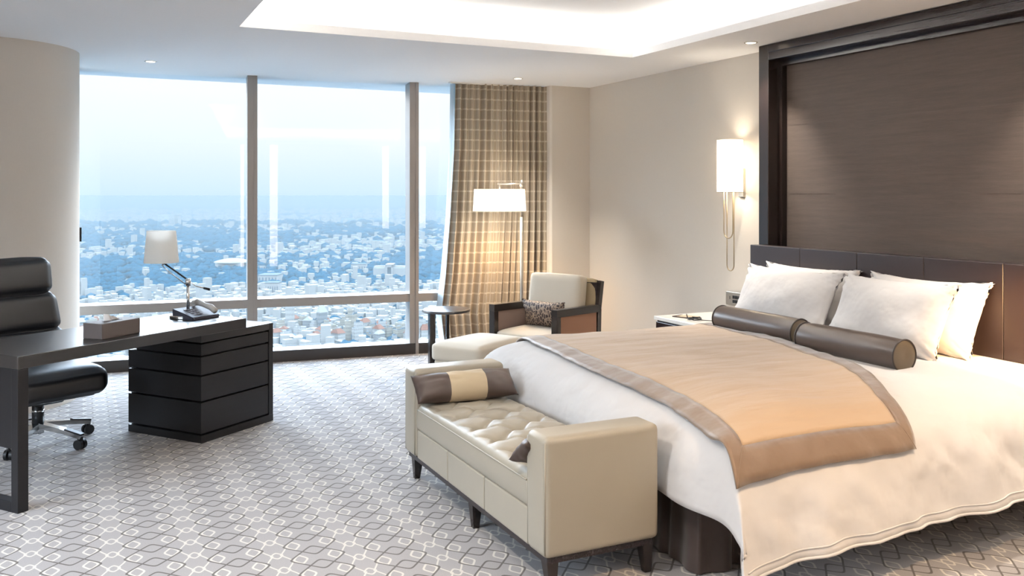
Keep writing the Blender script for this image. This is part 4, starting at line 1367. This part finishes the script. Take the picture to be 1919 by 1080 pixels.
# ------------------------------------------------------------------ world
# bright hazy overcast, boosted above the visible band to light the room
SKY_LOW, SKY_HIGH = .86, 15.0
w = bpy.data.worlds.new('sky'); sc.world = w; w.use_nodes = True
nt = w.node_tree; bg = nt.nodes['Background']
tc = nt.nodes.new('ShaderNodeTexCoord'); sp = nt.nodes.new('ShaderNodeSeparateXYZ'); nt.links.new(tc.outputs['Generated'], sp.inputs[0])
rp = nt.nodes.new('ShaderNodeValToRGB'); nt.links.new(sp.outputs[2], rp.inputs[0])
e = rp.color_ramp.elements
e[0].position = 0; e[0].color = (.64, .82, .97, 1)
e[1].position = .11; e[1].color = (.93, .97, 1.0, 1)
q = e.new(.05); q.color = (.82, .91, .98, 1)
q = e.new(.5); q.color = (.60, .79, 1.0, 1)
nz = nt.nodes.new('ShaderNodeTexNoise'); nz.inputs['Scale'].default_value = 2.2; nz.inputs['Detail'].default_value = 3
mp = nt.nodes.new('ShaderNodeMapping'); mp.inputs['Scale'].default_value = (1, 1, 4); nt.links.new(tc.outputs['Generated'], mp.inputs[0]); nt.links.new(mp.outputs[0], nz.inputs['Vector'])
mx = nt.nodes.new('ShaderNodeMix'); mx.data_type = 'RGBA'
mr = nt.nodes.new('ShaderNodeMapRange'); mr.inputs[1].default_value = .5; mr.inputs[2].default_value = .75; mr.inputs[4].default_value = .5
nt.links.new(nz.outputs['Fac'], mr.inputs[0]); nt.links.new(mr.outputs[0], mx.inputs[0]); nt.links.new(rp.outputs[0], mx.inputs[6]); mx.inputs[7].default_value = (1.0, .96, .96, 1)
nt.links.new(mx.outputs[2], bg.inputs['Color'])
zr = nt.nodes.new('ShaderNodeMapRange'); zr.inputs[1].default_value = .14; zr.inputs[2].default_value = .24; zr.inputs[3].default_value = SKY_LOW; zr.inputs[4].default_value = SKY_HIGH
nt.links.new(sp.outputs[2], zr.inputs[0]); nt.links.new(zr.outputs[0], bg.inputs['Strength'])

# daylight portals at the glass
for i in (1, 2, 3):
    p, q = Vector(WP[i]), Vector(WP[i+1]); n_ = off(p, q, 1)
    c = (p+q)/2+n_*.15
    a = area('window_portal', (c.x, c.y, 1.33), (0, 0, 0), (q-p).length, 2.4, 1, (1, 1, 1))
    d = Vector((-n_.x, -n_.y, 0)); a.rotation_euler = d.to_track_quat('-Z', 'Y').to_euler()
    a.data.cycles.is_portal = True
a = area('window_portal', (-2.585, 3.4, 1.40), (0, PI/2, 0), 1.8, 3.0, 1, (1, 1, 1)); a.rotation_euler = Vector((1, 0, 0)).to_track_quat('-Z', 'Y').to_euler(); a.data.size = 2.6; a.data.size_y = 1.8
a.data.cycles.is_portal = True

# ------------------------------------------------------------------ camera and view
cam = bpy.data.cameras.new('camera'); co = bpy.data.objects.new('camera', cam); COL.objects.link(co)
co.location = (0, 0, 1.52); co.rotation_euler = (PI/2, 0, math.radians(-25.6))
cam.sensor_width = 36; cam.lens = 36*1680/1919
cam.shift_y = -174/1919; cam.clip_end = 60000; cam.clip_start = .05
sc.camera = co
vs_ = sc.view_settings
vs_.view_transform = 'Standard'; vs_.look = 'None'; vs_.exposure = .42; vs_.gamma = 1; vs_.use_curve_mapping = False
cy = sc.cycles
cy.max_bounces = 10; cy.diffuse_bounces = 5; cy.glossy_bounces = 4; cy.transparent_max_bounces = 16; cy.volume_bounces = 1
cy.use_denoising = True; cy.sample_clamp_indirect = 6; cy.caustics_reflective = False; cy.caustics_refractive = False
